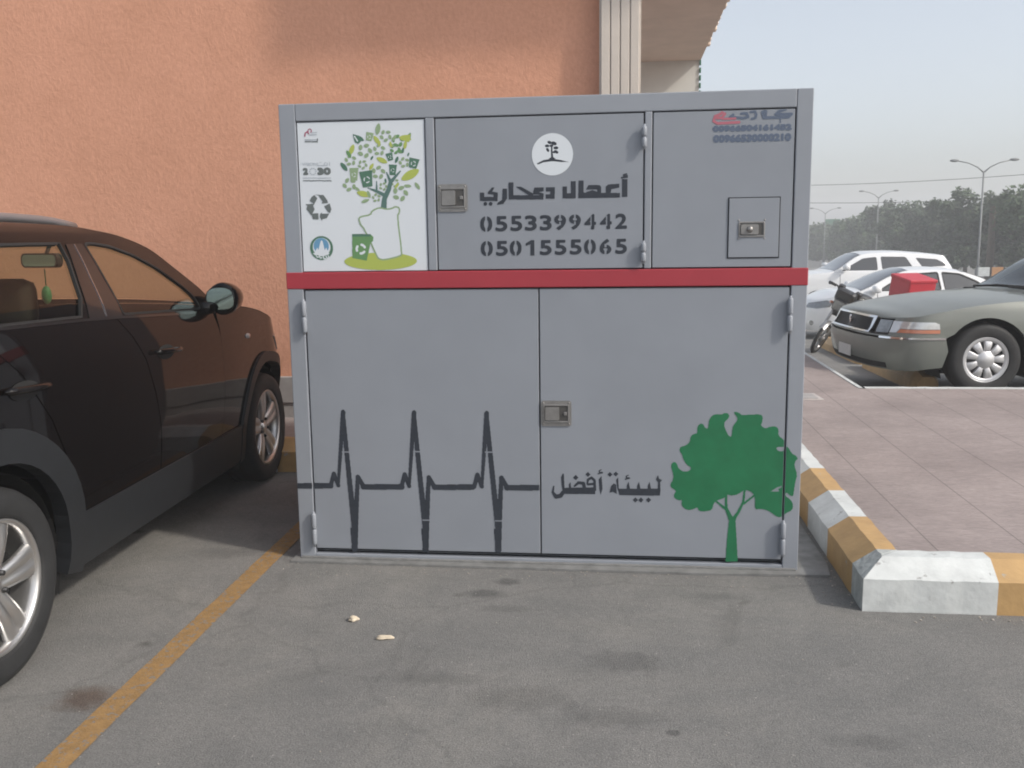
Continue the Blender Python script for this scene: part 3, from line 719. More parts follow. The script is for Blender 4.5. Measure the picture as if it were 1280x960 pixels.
def one(a, b):
    w_ = b[0] - a[0]; h_ = b[1] - a[1]
    st.poly([(a[0] + w_ * .55, a[1]), (b[0], a[1]), (b[0], b[1]), (a[0] + w_ * .62, b[1]), (a[0], b[1] - h_ * .20), (a[0], b[1] - h_ * .36), (a[0] + w_ * .55, b[1] - h_ * .26)], 1)
def number(txt, cxs, ly0, ly1, ry0, ry1, cl=(100, 1053)):
    for ch, cx_ in zip(txt, cxs):
        t = (cx_ - cl[0]) / (cl[1] - cl[0]); ya, yb = ly0 + (ry0 - ly0) * t, ly1 + (ry1 - ly1) * t
        hw = 42 if ch != '1' else 30
        a, b = c((cx_ - hw, yb)), c((cx_ + hw, ya)); (st.glyphs(ch, a[0], b[0], a[1], b[1], 1, .0034) if ch != '1' else one(a, b))
        cxm, g = (a[0] + b[0]) / 2, .0042; zm, hh = (a[1] + b[1]) / 2, (b[1] - a[1]) / 2
        def cut(x0, x1, z0, z1): st.poly([(x0, z0), (x1, z0), (x1, z1), (x0, z1)], 0)
        if ch == '0': cut(cxm - g, cxm + g, zm + hh * .4, b[1] + .003); cut(cxm - g, cxm + g, a[1] - .003, zm - hh * .4)
        if ch == '9': cut(cxm - g, cxm + g, zm + hh * .45, b[1] + .003); cut(cxm - g, cxm + g, zm - hh * .35, zm + hh * .1)
        if ch == '6': cut(cxm - g, cxm + g, a[1] - .003, zm - hh * .45); cut(cxm - g, cxm + g, zm - hh * .1, zm + hh * .35)
        if ch == '4': cut(cxm + .001, cxm + .0065, zm - hh * .6, zm + hh * .75)
number('0553399442', (100, 207, 312, 415, 520, 622, 727, 835, 945, 1053), 622, 734, 602, 712)
number('0501555065', (104, 210, 308, 410, 520, 625, 732, 833, 943, 1053), 797, 906, 780, 890)
bd = Stencil(st.x0, st.z0, st.x0 + st.nx * st.c + 1e-6, st.z0 + st.nz * st.c + 1e-6, st.c); bd.a = st.a.copy(); cut_ = ctr[1] - .0905
bd.a[bd.Z < cut_] = 0; st.a[st.Z >= cut_] = 0
link('tree_badge', bd.mesh(YD), [M['ink_dark'], M['poster']], dM, world=True)
link('lettering', st.mesh(YD), [M['ink_dark'], M['poster']], dM, world=True)
# small print on the side panel: red flourish, Arabic name, two long numbers
c = crop(880, 125, 10.667); k = F / 1165 / 10.667; st = Stencil(0.38, 1.86, 0.725, 2.022, .0008)
sk([(1170, 185), (1110, 185), (960, 188), (1000, 150), (1090, 120)], 34); sk([(1165, 190), (1130, 225), (800, 235), (780, 160), (825, 145)], 36); sk([(830, 150), (825, 230)], 28)
sk([(625, 160), (680, 150), (700, 195), (690, 235), (640, 250)], 30); sk([(500, 180), (570, 175), (590, 225), (520, 240), (350, 225), (390, 195)], 32)
sk([(1020, 245), (1020, 300)], 14); 
st.glyphs('00966504161452', *(lambda a, b: (a[0], b[0], a[1], b[1]))(c((115, 428)), c((1175, 312))), 1, .0036)
st.glyphs('00966530000210', *(lambda a, b: (a[0], b[0], a[1], b[1]))(c((120, 572)), c((1168, 438))), 1, .0036)
def skr(ps, wd): st.stroke([c(p) for p in ps], wd * k, 2)
skr([(470, 295), (380, 300), (180, 310), (130, 280), (150, 215), (215, 190), (240, 165), (280, 185), (240, 235), (180, 240)], 34); skr([(250, 250), (420, 245)], 26)
fl_ = Stencil(st.x0, st.z0, st.x0 + st.nx * st.c + 1e-6, st.z0 + st.nz * st.c + 1e-6, st.c); fl_.a = (st.a == 2).astype(np.int8); st.a[st.a == 2] = 0
link('red_flourish', fl_.mesh(YD), M['ink_red'], pR, world=True)
link('lettering', st.mesh(YD), M['ink_blue'], pR, world=True)
# poster print
c = crop(360, 140, 4.571); k = F / 1165 / 4.571; st = Stencil(-1.43, 1.37, -0.858, 2.02, .0012)
PC = [mat('print ' + n, col, .4) for n, col in (('dark green', (.075, .17, .115)), ('mid green', (.13, .27, .11)), ('lime', (.40, .47, .10)), ('charcoal', (.13, .15, .15)), ('crimson', (.36, .08, .14)), ('azure', (.13, .30, .47)), ('light grey', (.42, .46, .50)), ('white', (.66, .70, .74)), ('sage', (.26, .36, .21)), ('trunk', (.09, .17, .15)))]
DG, MG, LM, CH, CR, AZ, LG, WH, SG, TK = range(1, 11)
def ps_(pts, v): st.poly([c(p) for p in pts], v)
def pk(pts, wd, v): st.stroke([c(p) for p in pts], [x * k for x in wd] if isinstance(wd, list) else wd * k, v)
def leaf(x, y, L, ang, v, fatf=.42):
    a = R_(ang); pts = []
    for t in np.linspace(0, math.pi * 2, 24, endpoint=False):
        u, s_ = math.cos(t), math.sin(t) * abs(math.sin(t)) ** .35 * fatf
        pts.append((x + L * (u * math.cos(a) - s_ * math.sin(a)), y + L * (u * math.sin(a) + s_ * math.cos(a))))
    ps_(pts, v)
def flower(x, y, r, v, n=5, ph=0):
    for i in range(n):
        a = i * 2 * math.pi / n + ph; leaf(x + r * math.cos(a), y + r * math.sin(a), r * .56, math.degrees(a) + 60, v, .66)
def bin_(x, y, w_, h_, v, rot=0):
    a = R_(rot)
    T = lambda u, t: (x + u * math.cos(a) - t * math.sin(a), y + u * math.sin(a) + t * math.cos(a))
    ps_([T(-w_, -h_), T(w_, -h_), T(w_ * .95, -h_ * .7), T(w_ * .72, h_), T(-w_ * .72, h_), T(-w_ * .95, -h_ * .7)], v)
    cc = T(0, .1 * h_); rr = w_ * .42
    for i in range(3): st.ring(c(cc), rr * k, rr * .36 * k, WH, i * 120 + 22, i * 120 + 82)
flowers = ((437, 220, 30, SG), (355, 275, 24, SG), (425, 300, 20, SG), (519, 215, 25, SG), (557, 135, 25, SG), (515, 345, 28, SG), (350, 415, 28, SG), (640, 465, 32, SG), (662, 288, 22, SG), (543, 425, 18, SG), (503, 490, 18, SG), (612, 210, 22, MG), (625, 165, 26, MG), (610, 405, 18, SG))
for i, f_ in enumerate(flowers): flower(*f_, ph=i * .7)
for x, y, L, an, v in ((512, 97, 34, 100, SG), (505, 160, 30, 55, LM), (535, 275, 34, 25, LM), (697, 358, 58, 150, LM), (362, 215, 32, 110, LM), (345, 240, 24, 60, MG), (318, 312, 30, 50, DG), (605, 148, 22, 120, SG), (668, 150, 36, 10, LM), (690, 140, 24, 110, MG), (668, 188, 24, 100, LM), (475, 312, 22, 120, LM), (430, 468, 40, 15, LM), (460, 470, 22, 70, SG), (440, 508, 24, 160, SG), (682, 422, 22, 5, SG), (738, 422, 24, 55, SG), (620, 272, 20, 110, DG), (395, 440, 18, 40, SG), (590, 190, 20, 30, SG), (640, 225, 22, 10, MG), (655, 218, 16, 100, DG), (478, 262, 14, 120, DG), (686, 242, 12, 110, DG), (556, 392, 14, 80, DG), (620, 420, 18, 120, LM), (520, 180, 16, 100, LM), (410, 150, 26, 30, DG), (585, 185, 18, 80, LM)):
    leaf(x, y, L, an, v)
ps_([(368, 125), (405, 135), (420, 160), (400, 182), (380, 172)], DG); pk([(378, 138), (395, 165)], 7, WH)
ps_([(650, 132), (700, 128), (690, 172), (665, 165), (640, 158)], LM)
bin_(463, 140, 22, 24, SG, 10); bin_(375, 355, 26, 36, SG, 0); bin_(448, 382, 38, 46, DG, -8); bin_(597, 330, 23, 30, DG, 3); bin_(580, 255, 20, 22, DG, -15); bin_(716, 292, 30, 28, DG, 12)
pk([(545, 550), (550, 495), (575, 440), (585, 400), (640, 338)], [34, 28, 26, 22, 8], TK); pk([(585, 400), (562, 345)], [20, 6], TK)
pk([(560, 480), (505, 452), (455, 433)], [22, 16, 5], TK); pk([(505, 452), (505, 395)], [13, 5], TK)
st.ell(c((527, 853)), 216 * k, 50 * k, 0, LM); st.ell(c((440, 845)), 90 * k, 38 * k, 0, LM)
jar = smooth_poly([(410, 632), (402, 612), (412, 598), (470, 588), (478, 565), (520, 545), (560, 556), (590, 552), (612, 540), (636, 548), (634, 578), (622, 592), (650, 810), (640, 824), (548, 846), (520, 840), (508, 828), (438, 672), (410, 640)], 1)
ps_(jar, WH); pk(jar + [jar[0]], 9, SG)
ps_([(365, 697), (470, 697), (487, 715), (484, 738), (470, 748), (448, 850), (366, 835)], MG); ps_([(365, 697), (470, 697), (470, 712), (365, 712)], DG)
for i in range(3): st.ring(c((415, 783)), 25 * k, 14 * k, WH, i * 120 + 24, i * 120 + 80)
# big recycling sign: three folded arrows
GR = CH
for pts in ([(150, 473), (200, 473), (222, 503), (228, 520), (190, 522), (196, 512), (172, 476)], [(148, 474), (166, 492), (148, 526), (122, 508), (132, 486)], [(98, 527), (150, 524), (142, 536), (150, 556), (132, 592), (104, 555), (108, 535)],
            [(132, 580), (172, 578), (172, 614), (140, 612)], [(182, 582), (192, 574), (192, 580), (234, 580), (220, 606), (194, 612), (192, 622), (180, 600)], [(205, 538), (236, 522), (246, 555), (238, 578), (224, 568)]):
    ps_(pts, DG if GR is None else CH)
# round municipal emblem
st.dot(c((190, 777)), 69 * k, DG); st.dot(c((190, 772)), 53 * k, WH); st.dot(c((188, 766)), 46 * k, AZ)
ps_([(184, 740), (190, 732), (196, 740), (212, 806), (168, 806)], WH); ps_([(150, 806), (165, 775), (180, 806)], WH); ps_([(200, 806), (216, 775), (232, 806)], WH); ps_([(140, 806), (238, 806), (225, 818), (152, 818)], WH)
for i, x in enumerate((160, 178, 200, 216, 228)): pk([(x, 826 - abs(i - 2) * 2), (x + 4, 840 - abs(i - 2) * 5), (x + 14, 838 - abs(i - 2) * 5)], 6, WH)
# little ministry logo and vision lettering
pk([(94, 138), (96, 120), (108, 112), (116, 124)], 7, CR); st.ring(c((122, 107)), 10 * k, 5 * k, CR, -60, 220); pk([(132, 118), (162, 116)], 4, LG); pk([(120, 130), (162, 128)], 4, LG)
for yy in (158, 169):
    for xx in range(96, 164, 8): pk([(xx, yy), (xx + 5, yy)], 6, LG if yy == 158 else CH)
pk([(166, 152), (166, 172)], 5, CH)
def ptxt(t, x0, x1, y0, y1, v, fat): a, b = c((x0, y1)), c((x1, y0)); st.glyphs(t, a[0], b[0], a[1], b[1], v, fat)
ptxt('VISION', 80, 160, 287, 307, LG, 0); ptxt('2', 84, 112, 318, 360, CH, .0036); ptxt('30', 166, 242, 316, 360, CH, .0036)
for i in range(10): a = i * 36; st.dot(c((140 + 18 * math.cos(R_(a)), 339 + 18 * math.sin(R_(a)))), 4 * k, LG)
pk([(166, 290), (166, 304), (196, 305), (222, 304), (222, 292)], 4, LG); pk([(236, 286), (236, 304)], 4, LG); pk([(206, 292), (206, 303)], 4, LG); pk([(178, 288), (190, 286)], 3, LG); st.dot(c((212, 288)), 3 * k, LG)
for yy, v in ((376, LG), (392, CH)):
    for xx in range(86, 240, 9): pk([(xx, yy), (xx + random.uniform(4, 7), yy + random.uniform(-2, 2))], 5 if v == CH else 4, v)
link('printed_artwork', st.mesh(YP), PC, poster, world=True)

# ------------------------------------------------------------------ cars
class Shell:
    """car skin as a function of (s, z): s runs along the flank and wraps round the nose and the tail"""
    K = 1.0
    def __init__(s, width, plan, xc, xf, xr, xb, nf=2.5, nr=3.0):
        s.width = lerp_curve(width); s.plan = lerp_curve(plan); s.xc, s.xr, s.nf, s.nr = xc, xr, nf, nr
        s.xf = lerp_curve(xf); s.xb = lerp_curve(xb)
    def S(s, x, z): return s.width(z) * s.plan(x)
    def __call__(s, q, z):
        if q > s.xc:
            t = min((q - s.xc) / s.K, 1) * math.pi / 2
            return Vector((s.xc + (s.xf(z) - s.xc) * math.sin(t) ** (2 / s.nf), s.S(s.xc, z) * max(0, math.cos(t)) ** (2 / s.nf), z))
        if q < s.xr:
            t = min((s.xr - q) / s.K, 1) * math.pi / 2
            return Vector((s.xr + (s.xb(z) - s.xr) * math.sin(t) ** (2 / s.nr), s.S(s.xr, z) * max(0, math.cos(t)) ** (2 / s.nr), z))
        return Vector((q, s.S(q, z), z))
    def fx(s, x, z):                       # s of a point x on the wrapped nose
        if x <= s.xc: return x
        u = min(1, (x - s.xc) / (s.xf(z) - s.xc)); return s.xc + s.K * 2 / math.pi * math.asin(u ** (s.nf / 2))
    def fy(s, y, z):                       # s of a point y on the nose
        return s.xc + s.K * 2 / math.pi * math.acos(min(1, (y / s.S(s.xc, z))) ** (s.nf / 2))
    def nrm(s, q, z):
        e = .004; a = s(q + e, z) - s(q - e, z); b = s(q, z + e) - s(q, z - e)
        n = b.cross(a)
        if n.length < 1e-9: return Vector((1 if q > 0 else -1, 0, 0))
        n.normalize(); return n
def panel(sh, outline, side=1, off=0.0, thick=.014, step=.06, holes=(), mi=0, rim=True, bm=None):
    """an outline in (s, z) laid on the shell, with a turned-in edge"""
    b = B(); polys = [[Vector((p[0], p[1], 0)) for p in outline]] + [[Vector((p[0], p[1], 0)) for p in h] for h in holes]
    flat = [p for pl in polys for p in pl]
    vs = [b.verts.new((p.x, 0, p.y)) for p in flat]
    for t in tessellate_polygon(polys):
        try: b.faces.new([vs[i] for i in t])
        except ValueError: pass
    s0, s1 = min(p.x for p in flat), max(p.x for p in flat); z0, z1 = min(p.y for p in flat), max(p.y for p in flat)
    g = math.floor(s0 / step) * step
    while g < s1:
        if g > s0 + 1e-5: bmesh.ops.bisect_plane(b, geom=b.verts[:] + b.edges[:] + b.faces[:], plane_co=(g, 0, 0), plane_no=(1, 0, 0), dist=1e-5)
        g += step
    g = math.floor(z0 / step) * step
    while g < z1:
        if g > z0 + 1e-5: bmesh.ops.bisect_plane(b, geom=b.verts[:] + b.edges[:] + b.faces[:], plane_co=(0, 0, g), plane_no=(0, 0, 1), dist=1e-5)
        g += step
    bmesh.ops.remove_doubles(b, verts=b.verts[:], dist=1e-4)
    nr = {}
    for v in b.verts: nr[v] = (v.co.x, v.co.z)
    info = {v: (sh(*q), sh.nrm(*q)) for v, q in nr.items()}
    for v, (p, n) in info.items(): v.co = p + n * (off - (thick if rim else 0))
    for f in b.faces:
        f.normal_update()
        if f.normal.dot(info[f.verts[0]][1]) < 0: f.normal_flip()
        f.smooth = True
    if rim:
        old = {v.co.copy().freeze(): info[v][1] for v in b.verts}
        r = bmesh.ops.extrude_face_region(b, geom=b.faces[:])
        nv = [x for x in r['geom'] if isinstance(x, bmesh.types.BMVert)]; nf = {x for x in r['geom'] if isinstance(x, bmesh.types.BMFace)}
        for v in nv: v.co += old[v.co.copy().freeze()] * thick
        for f in b.faces:
            if f not in nf: f.smooth = False
        for e in b.edges:
            if len(e.link_faces) == 2 and (e.link_faces[0] in nf) != (e.link_faces[1] in nf): e.smooth = False
    if side < 0:
        for v in b.verts: v.co.y = -v.co.y
        for f in b.faces: f.normal_flip()
    for f in b.faces: f.material_index = mi
    if bm is None: return b
    base = len(bm.verts); mp = {}
    for v in b.verts: mp[v] = bm.verts.new(v.co)
    for f in b.faces:
        nf_ = bm.faces.new([mp[v] for v in f.verts]); nf_.smooth = f.smooth; nf_.material_index = f.material_index
    for e in b.edges:
        if not e.smooth:
            ee = bm.edges.get((mp[e.verts[0]], mp[e.verts[1]]))
            if ee: ee.smooth = False
    b.free()
    return bm
def top_sheet(sh, U, crown, s0, s1, bm, n=26, mi=0, off=0.0, yfrac=1.0, p=2.6, ss=None):
    """sheet across the car between the two flank edges z = U(s)"""
    rows = []; m = 22
    for i in range(n + 1):
        s_ = s0 + (s1 - s0) * i / n; z = U(s_); e = sh(s_, z); cr = crown(s_)
        row = []
        for j in range(m + 1):
            v = -1 + 2 * j / m; v *= yfrac
            row.append(bm.verts.new((e.x, e.y * v, z + cr * (1 - abs(v) ** p) + off)))
        rows.append(row)
    for a, b in zip(rows, rows[1:]):
        for j in range(m):
            q = [a[j], a[j + 1], b[j + 1], b[j]]
            try: f = bm.faces.new(q)
            except ValueError: continue
            f.smooth = True; f.material_index = mi
            f.normal_update()
            if f.normal.z < 0: f.normal_flip()
def arc(cx, cz, r, a0, a1, n=18, rz=None): return [(cx + r * math.cos(R_(a0 + (a1 - a0) * i / n)), cz + (rz or r) * math.sin(R_(a0 + (a1 - a0) * i / n))) for i in range(n + 1)]
def wheel(parent, x, y, r, width, rr, style, rot=0.0, steer=0.0):
    """y outward sign gives the side; wheel > tyre, rim"""
    sg = 1 if y > 0 else -1
    prof = [(rr * .98, -.02), (rr, .004), (rr + .012, .010), (r - .045, .016), (r - .018, .006), (r - .004, -.022), (r, -.05), (r, -width + .05), (r - .02, -width + .005), (rr, -width)]
    tf = Matrix.Translation((x, y, r)) @ Matrix.Rotation(steer, 4, 'Z')
    def fin(name, bm, m, par):
        if sg < 0:
            for v in bm.verts: v.co.y = -v.co.y
            bmesh.ops.reverse_faces(bm, faces=bm.faces[:])
        bm.transform(tf); return link(name, bm, m, par)
    bm = B(); lathe(bm, [(rr * .96, -.005), (rr * .93, -.02), (rr * .90, -.06), (rr * .90, -width + .02)], 48, mi=0); lathe(bm, [(0.001, -.085), (rr * .62, -.085), (rr * .62, -.10)], 32, mi=1); lathe(bm, [(0.001, -.12), (rr * .9, -.12)], 32, mi=1)
    bmesh.ops.recalc_face_normals(bm, faces=bm.faces[:])
    wh = fin('wheel', bm, [M['rim'], M['barrel']], parent)
    bm = B(); lathe(bm, prof, 56)
    for k in range(4):
        rg = r + .0005; a = -.03 - (width - .06) * (k + .5) / 4
        lathe(bm, [(rg - .006, a - .004), (rg + .0005, a - .003), (rg + .0005, a + .003), (rg - .006, a + .004)], 56)
    bmesh.ops.recalc_face_normals(bm, faces=bm.faces[:])
    fin('tyre', bm, M['tyre'], wh)
    bm = B(); rb = rr * .965
    lathe(bm, [(rr * .90, -.03), (rr * .92, -.008), (rr * .97, .004), (rr * 1.005, -.002), (rr, -.02)], 56)
    def spoke(a0, hw_in, hw_out, r0, r1, d_in, d_out, groove=False):
        b2 = B(); n = 7; rows = []
        for i in range(n + 1):
            t = i / n; ra = r0 + (r1 - r0) * t; hw = hw_in + (hw_out - hw_in) * t ** 1.2; d = d_in + (d_out - d_in) * t + .010 * math.sin(t * math.pi)
            row = []
            for u, dd in ((-1, -.028), (-1, -.006), (-.72, 0), (-.2, 0), (0, -.010 if groove and .12 < t < .95 else 0), (.2, 0), (.72, 0), (1, -.006), (1, -.028)):
                px, pz = ra, hw * u
                row.append(b2.verts.new((px * math.cos(a0) - pz * math.sin(a0), d + dd, px * math.sin(a0) + pz * math.cos(a0))))
            rows.append(row)
        for a, b in zip(rows, rows[1:]):
            for j in range(8): b2.faces.new([a[j], a[j + 1], b[j + 1], b[j]])
        merge(bm, b2, 0, True)
    if style == 'five':
        for k in range(5): spoke(rot + k * 2 * math.pi / 5, rr * .15, rr * .27, rr * .12, rr * .95, -.030, -.012, True)
        lathe(bm, [(.001, -.014), (rr * .11, -.014), (rr * .14, -.02), (rr * .20, -.034)], 28)
        for k in range(5):
            a = rot + (k + .5) * 2 * math.pi / 5; q = rr * .235
            b2 = B(); lathe(b2, [(.0005, -.012), (.009, -.012), (.010, -.03)], 10, c=(q * math.cos(a), 0, q * math.sin(a))); merge(bm, b2, 1)
    else:
        for k in range(9): spoke(rot + k * 2 * math.pi / 9, rr * .115, rr * .205, rr * .35, rr * .86, -.004, -.012)
        lathe(bm, [(.001, .010), (rr * .20, .010), (rr * .23, .006), (rr * .34, .002), (rr * .42, -.012)], 36)
        lathe(bm, [(rr * .80, -.016), (rr * .84, -.004), (rr * .95, -.002), (rr * 1.0, -.006)], 48)
        lathe(bm, [(rr * .3, -.03), (rr * .95, -.03)], 36, mi=1)
    bmesh.ops.recalc_face_normals(bm, faces=bm.faces[:])
    fin('rim', bm, [M['rim'] if style == 'five' else M['rim_cover'], M['barrel']], wh)
    return wh
def wheel_well(bm, cx, r, sh, half, mi=0):
    for sg in (1, -1):
        pts = arc(cx, r * .9, r * 1.24, -20, 200, 16)
        a = [bm.verts.new((p[0], sg * half, p[1])) for p in pts]; b = [bm.verts.new((p[0], sg * (half - .34), p[1])) for p in pts]
        for i in range(len(pts) - 1): f = bm.faces.new([a[i], a[i + 1], b[i + 1], b[i]]); f.material_index = mi
        f = bm.faces.new(b); f.material_index = mi
def seat(parent, x, y, col):
    bm = B(); T = Matrix.Translation((x, y, 0))
    box(bm, -.25, .27, -.25, .25, .42, .60, .05, 0, T)
    box(bm, -.09, .09, -.24, .24, .52, 1.10, .07, 0, T @ Matrix.Translation((-.20, 0, .02)) @ Matrix.Rotation(R_(-14), 4, 'Y') )
    for dy in (-.07, .07): tube(bm, [(x - .385, y + dy, 1.08), (x - .40, y + dy, 1.18)], .008, 6)
    box(bm, -.055, .055, -.14, .14, 1.15, 1.36, .05, 0, T @ Matrix.Translation((-.345, 0, 0)) @ Matrix.Rotation(R_(-2), 4, 'Y'))
    return link('seat', bm, col, parent, smooth=True)

# ---- black SUV on the left
A = Vector((-2.092, 2.736, 0)); Bv = Vector((-2.204, 5.379, 0)); dv = (Bv - A).normalized(); nv_ = Vector((dv.y, -dv.x, 0))
org = A - nv_ * .90
suv = thing('parked_car', 'black maroon SUV parked beside the yellow bay line, left of the grey cabinet', 'car', org, math.atan2(dv.y, dv.x))
sh = Shell(width=[(.2, .87), (.32, .895), (.44, .905), (.56, .918), (.70, .925), (.88, .920), (1.02, .912), (1.12, .893), (1.21, .868), (1.35, .795), (1.51, .70), (1.575, .64), (1.62, .56)],
           plan=[(-1.0, .93), (-.4, .985), (.6, 1.0), (2.2, 1.0), (3.0, .975), (3.6, .95)], xc=2.95, xf=[(.2, 3.50), (.45, 3.60), (.7, 3.60), (.9, 3.52), (1.05, 3.40), (1.2, 3.2)], xr=-.55, xb=[(.2, -.86), (.6, -.92), (1.0, -.90), (1.3, -.78), (1.6, -.5)], nf=2.5)
RX, FX, TR = .085, 2.845, .345
SU = lerp_curve([(-1.55, 1.52), (-.7, 1.565), (0, 1.59), (.7, 1.595), (1.15, 1.585), (1.45, 1.555), (1.73, 1.482), (1.88, 1.386), (2.03, 1.276), (2.15, 1.178), (2.22, 1.155), (2.5, 1.135), (2.84, 1.085), (3.09, 1.01), (3.3, .945), (3.95, .90)])
bodyb = B()
def side_panels(name, outline, m, off=0, thick=.014, par=None, holes=(), sides=(-1, 1), step=.06, label=None):
    out = []
    for sd in sides:
        b = panel(sh, outline, sd, off, thick, step, holes); o = link(name, b, m, par or suv)
        if label: o['label'] = label
        out.append(o)
    return out
def U_pts(a, b, n, dz=0): return [(a + (b - a) * i / n, SU(a + (b - a) * i / n) + dz) for i in range(n + 1)]
fgap = [(1.065, 1.185), (1.15, 1.10), (1.235, .98), (1.29, .82), (1.315, .66), (1.315, .43)]       # rear edge of the front door
ffront = [(2.09, 1.14), (2.13, 1.0), (2.13, .75), (2.09, .55), (2.07, .43)]                      # front edge of the front door
g = .004
# windows (daylight openings)
wf = fillet([(1.135, 1.192), (1.165, 1.509), (1.24, 1.512), (1.38, 1.497), (1.56, 1.449), (1.72, 1.381), (1.86, 1.292), (1.935, 1.228), (1.965, 1.155)], .03)
wr = smooth_poly([(.10, 1.225), (.06, 1.30), (.14, 1.485), (.26, 1.508), (.93, 1.512), (1.005, 1.51), (.845, 1.208), (.70, 1.211)], 1)
wq = smooth_poly([(-.05, 1.24), (-.02, 1.46), (-.12, 1.49), (-.42, 1.45), (-.62, 1.36), (-.55, 1.27)], 1)
# upper frame with the openings cut, B pillar black
up = [(-.80, 1.235), (-.30, 1.235)] + [(.3, 1.212), (.75, 1.2), (1.065, 1.187), (1.6, 1.158), (2.08, 1.138), (2.14, 1.158)] + [(x, SU(x)) for x in (2.14, 2.08, 2.03, 1.95, 1.88, 1.80, 1.73, 1.6, 1.45, 1.3, 1.15, .9, .7, .4, 0, -.35, -.7)]
for sd in (-1, 1): panel(sh, up, sd, 0, .02, .05, (wf, wr, wq), 0, True, bodyb)
# fender and quarter
fend = [(ffront[i][0] + g, ffront[i][1]) for i in range(5)]
farch = arc(FX, TR, .445, 172, 0, 20)
nose_s = 2.95 + .62
fen = [(2.145, 1.152), (2.13 + g, 1.10)] + fend[1:] + [(2.35, .42)] + farch[1:] + [(3.30, .42), (nose_s, .42), (nose_s, .905)] + [(x, SU(x) - .004) for x in (3.45, 3.3, 3.2, 3.09, 2.95, 2.84, 2.7, 2.5, 2.35, 2.22)]
for sd in (-1, 1): panel(sh, fen, sd, 0, .02, .05, (), 0, True, bodyb)
rarch = arc(RX, TR, .455, 0, 180, 20)
qua = [(-.02, 1.228)] + [(.14, 1.2), (.30, 1.05), (.44, .86), (.50, .72)] + [(RX + .455, .43)] + rarch[3:] + [(-.9, .43), (-1.5, .43), (-1.5, 1.24), (-.7, 1.232)]
for sd in (-1, 1): panel(sh, qua, sd, 0, .02, .05, (), 0, True, bodyb)
# inner dark skin behind the door gaps
for sd in (-1, 1): panel(sh, [(-.0, 1.2), (.3, .9), (.62, .42), (2.35, .42), (2.33, .6), (2.2, 1.13), (1.0, 1.18)], sd, -.022, .01, .1, (), 1, False, bodyb)
# roof, bonnet, tail
crown_s = lerp_curve([(-1.55, .05), (-.7, .045), (1.0, .055), (1.5, .05), (2.2, .035), (2.6, .05), (3.1, .05), (3.95, .02)])
top_sheet(sh, SU, crown_s, 2.17, 3.95, bodyb, 44)
top_sheet(sh, SU, crown_s, -.70, 1.30, bodyb, 30)
for sd in (-1, 1):
    panel(sh, [(nose_s + .006, .42), (3.95, .42), (3.95, .86), (nose_s + .006, .90)], sd, -.004, .02, .06, (), 0, True, bodyb)   # bumper face
    panel(sh, [(-1.505, .42), (-1.55, .42), (-1.55, 1.5), (-.9, 1.5), (-.72, 1.3), (-.71, 1.242), (-1.505, 1.245)], sd, -.002, .02, .08, (), 0, True, bodyb)
# floor and wells
box(bodyb, -.86, 3.45, -.80, .80, .24, .40, 0, 1)
wheel_well(bodyb, RX, TR, sh, .86, 1); wheel_well(bodyb, FX, TR, sh, .86, 1)
link('body', bodyb, [M['suv_paint'], M['under']], suv)
# doors
fd = [(fgap[i][0] + g, fgap[i][1]) for i in range(6)] + [(ffront[i][0] - g, ffront[i][1]) for i in range(4, -1, -1)] + [(1.6, 1.154)]
rd = [(-.02, 1.222), (.145, 1.195), (.305, 1.05), (.445, .86), (.515, .70), (.585, .43)] + [(fgap[i][0] - g, fgap[i][1]) for i in range(5, -1, -1)] + [(.75, 1.196), (.3, 1.208)]
for sd in (-1, 1):
    for out, hx in ((fd, 1.44), (rd, .30)):
        d = link('door', panel(sh, out, sd, .002, .018, .04), M['suv_paint'], suv)
        bm = B(); zz = 1.005
        pts = []
        for i in range(13):
            t = i / 12; x = hx - .13 + .26 * t; p = sh(x, zz - .012 * t); n = sh.nrm(x, zz); pts.append(p + n * (.012 + .028 * math.sin(t * math.pi) ** .5))
        if sd < 0: pts = [Vector((p.x, -p.y, p.z)) for p in pts]
        tube(bm, pts, [.009] + [.013] * 11 + [.009], 10)
        link('door_handle', bm, M['suv_paint'], d)
        cup = B(); panel(sh, [(hx + .09 * math.cos(a), zz - .012 + .034 * math.sin(a)) for a in np.linspace(0, 2 * math.pi, 20, endpoint=False)], sd, .0035, .001, .05, (), 0, False, cup)
        link('handle_cup', cup, M['under'], d)
for out in (wf, wr, wq):
    for sd in (-1, 1): link('side_window', panel(sh, out, sd, -.012, .003, .08, (), 0, False), M['glass'], suv)
def ringed(out, wdt): 
    cx_ = sum(p[0] for p in out) / len(out); cz_ = sum(p[1] for p in out) / len(out); res = []
    for i in range(len(out)):
        a, b = Vector(out[i - 1]), Vector(out[(i + 1) % len(out)]); t = (b - a).normalized(); n = Vector((-t.y, t.x))
        if n.dot(Vector((cx_, cz_)) - Vector(out[i])) < 0: n = -n
        res.append((out[i][0] + n.x * wdt, out[i][1] + n.y * wdt))
    return res
for sd in (-1, 1):
    for out in (wf, wr, wq): link('window_seal', panel(sh, out, sd, .001, .012, .1, (ringed(out, .010),), 0, True), M['rubber'], suv)
for sd in (-1, 1):                                   # gloss black B pillar and its bright edge
    link('pillar_trim', panel(sh, [(.85, 1.197), (1.015, 1.502), (1.145, 1.503), (1.122, 1.19)], sd, .004, .003, .05), M['gloss_black'], suv)
    link('pillar_seam', panel(sh, [(.985, 1.20), (1.075, 1.50), (1.079, 1.50), (.990, 1.199)], sd, .0065, .002, .05), M['chrome'], suv)
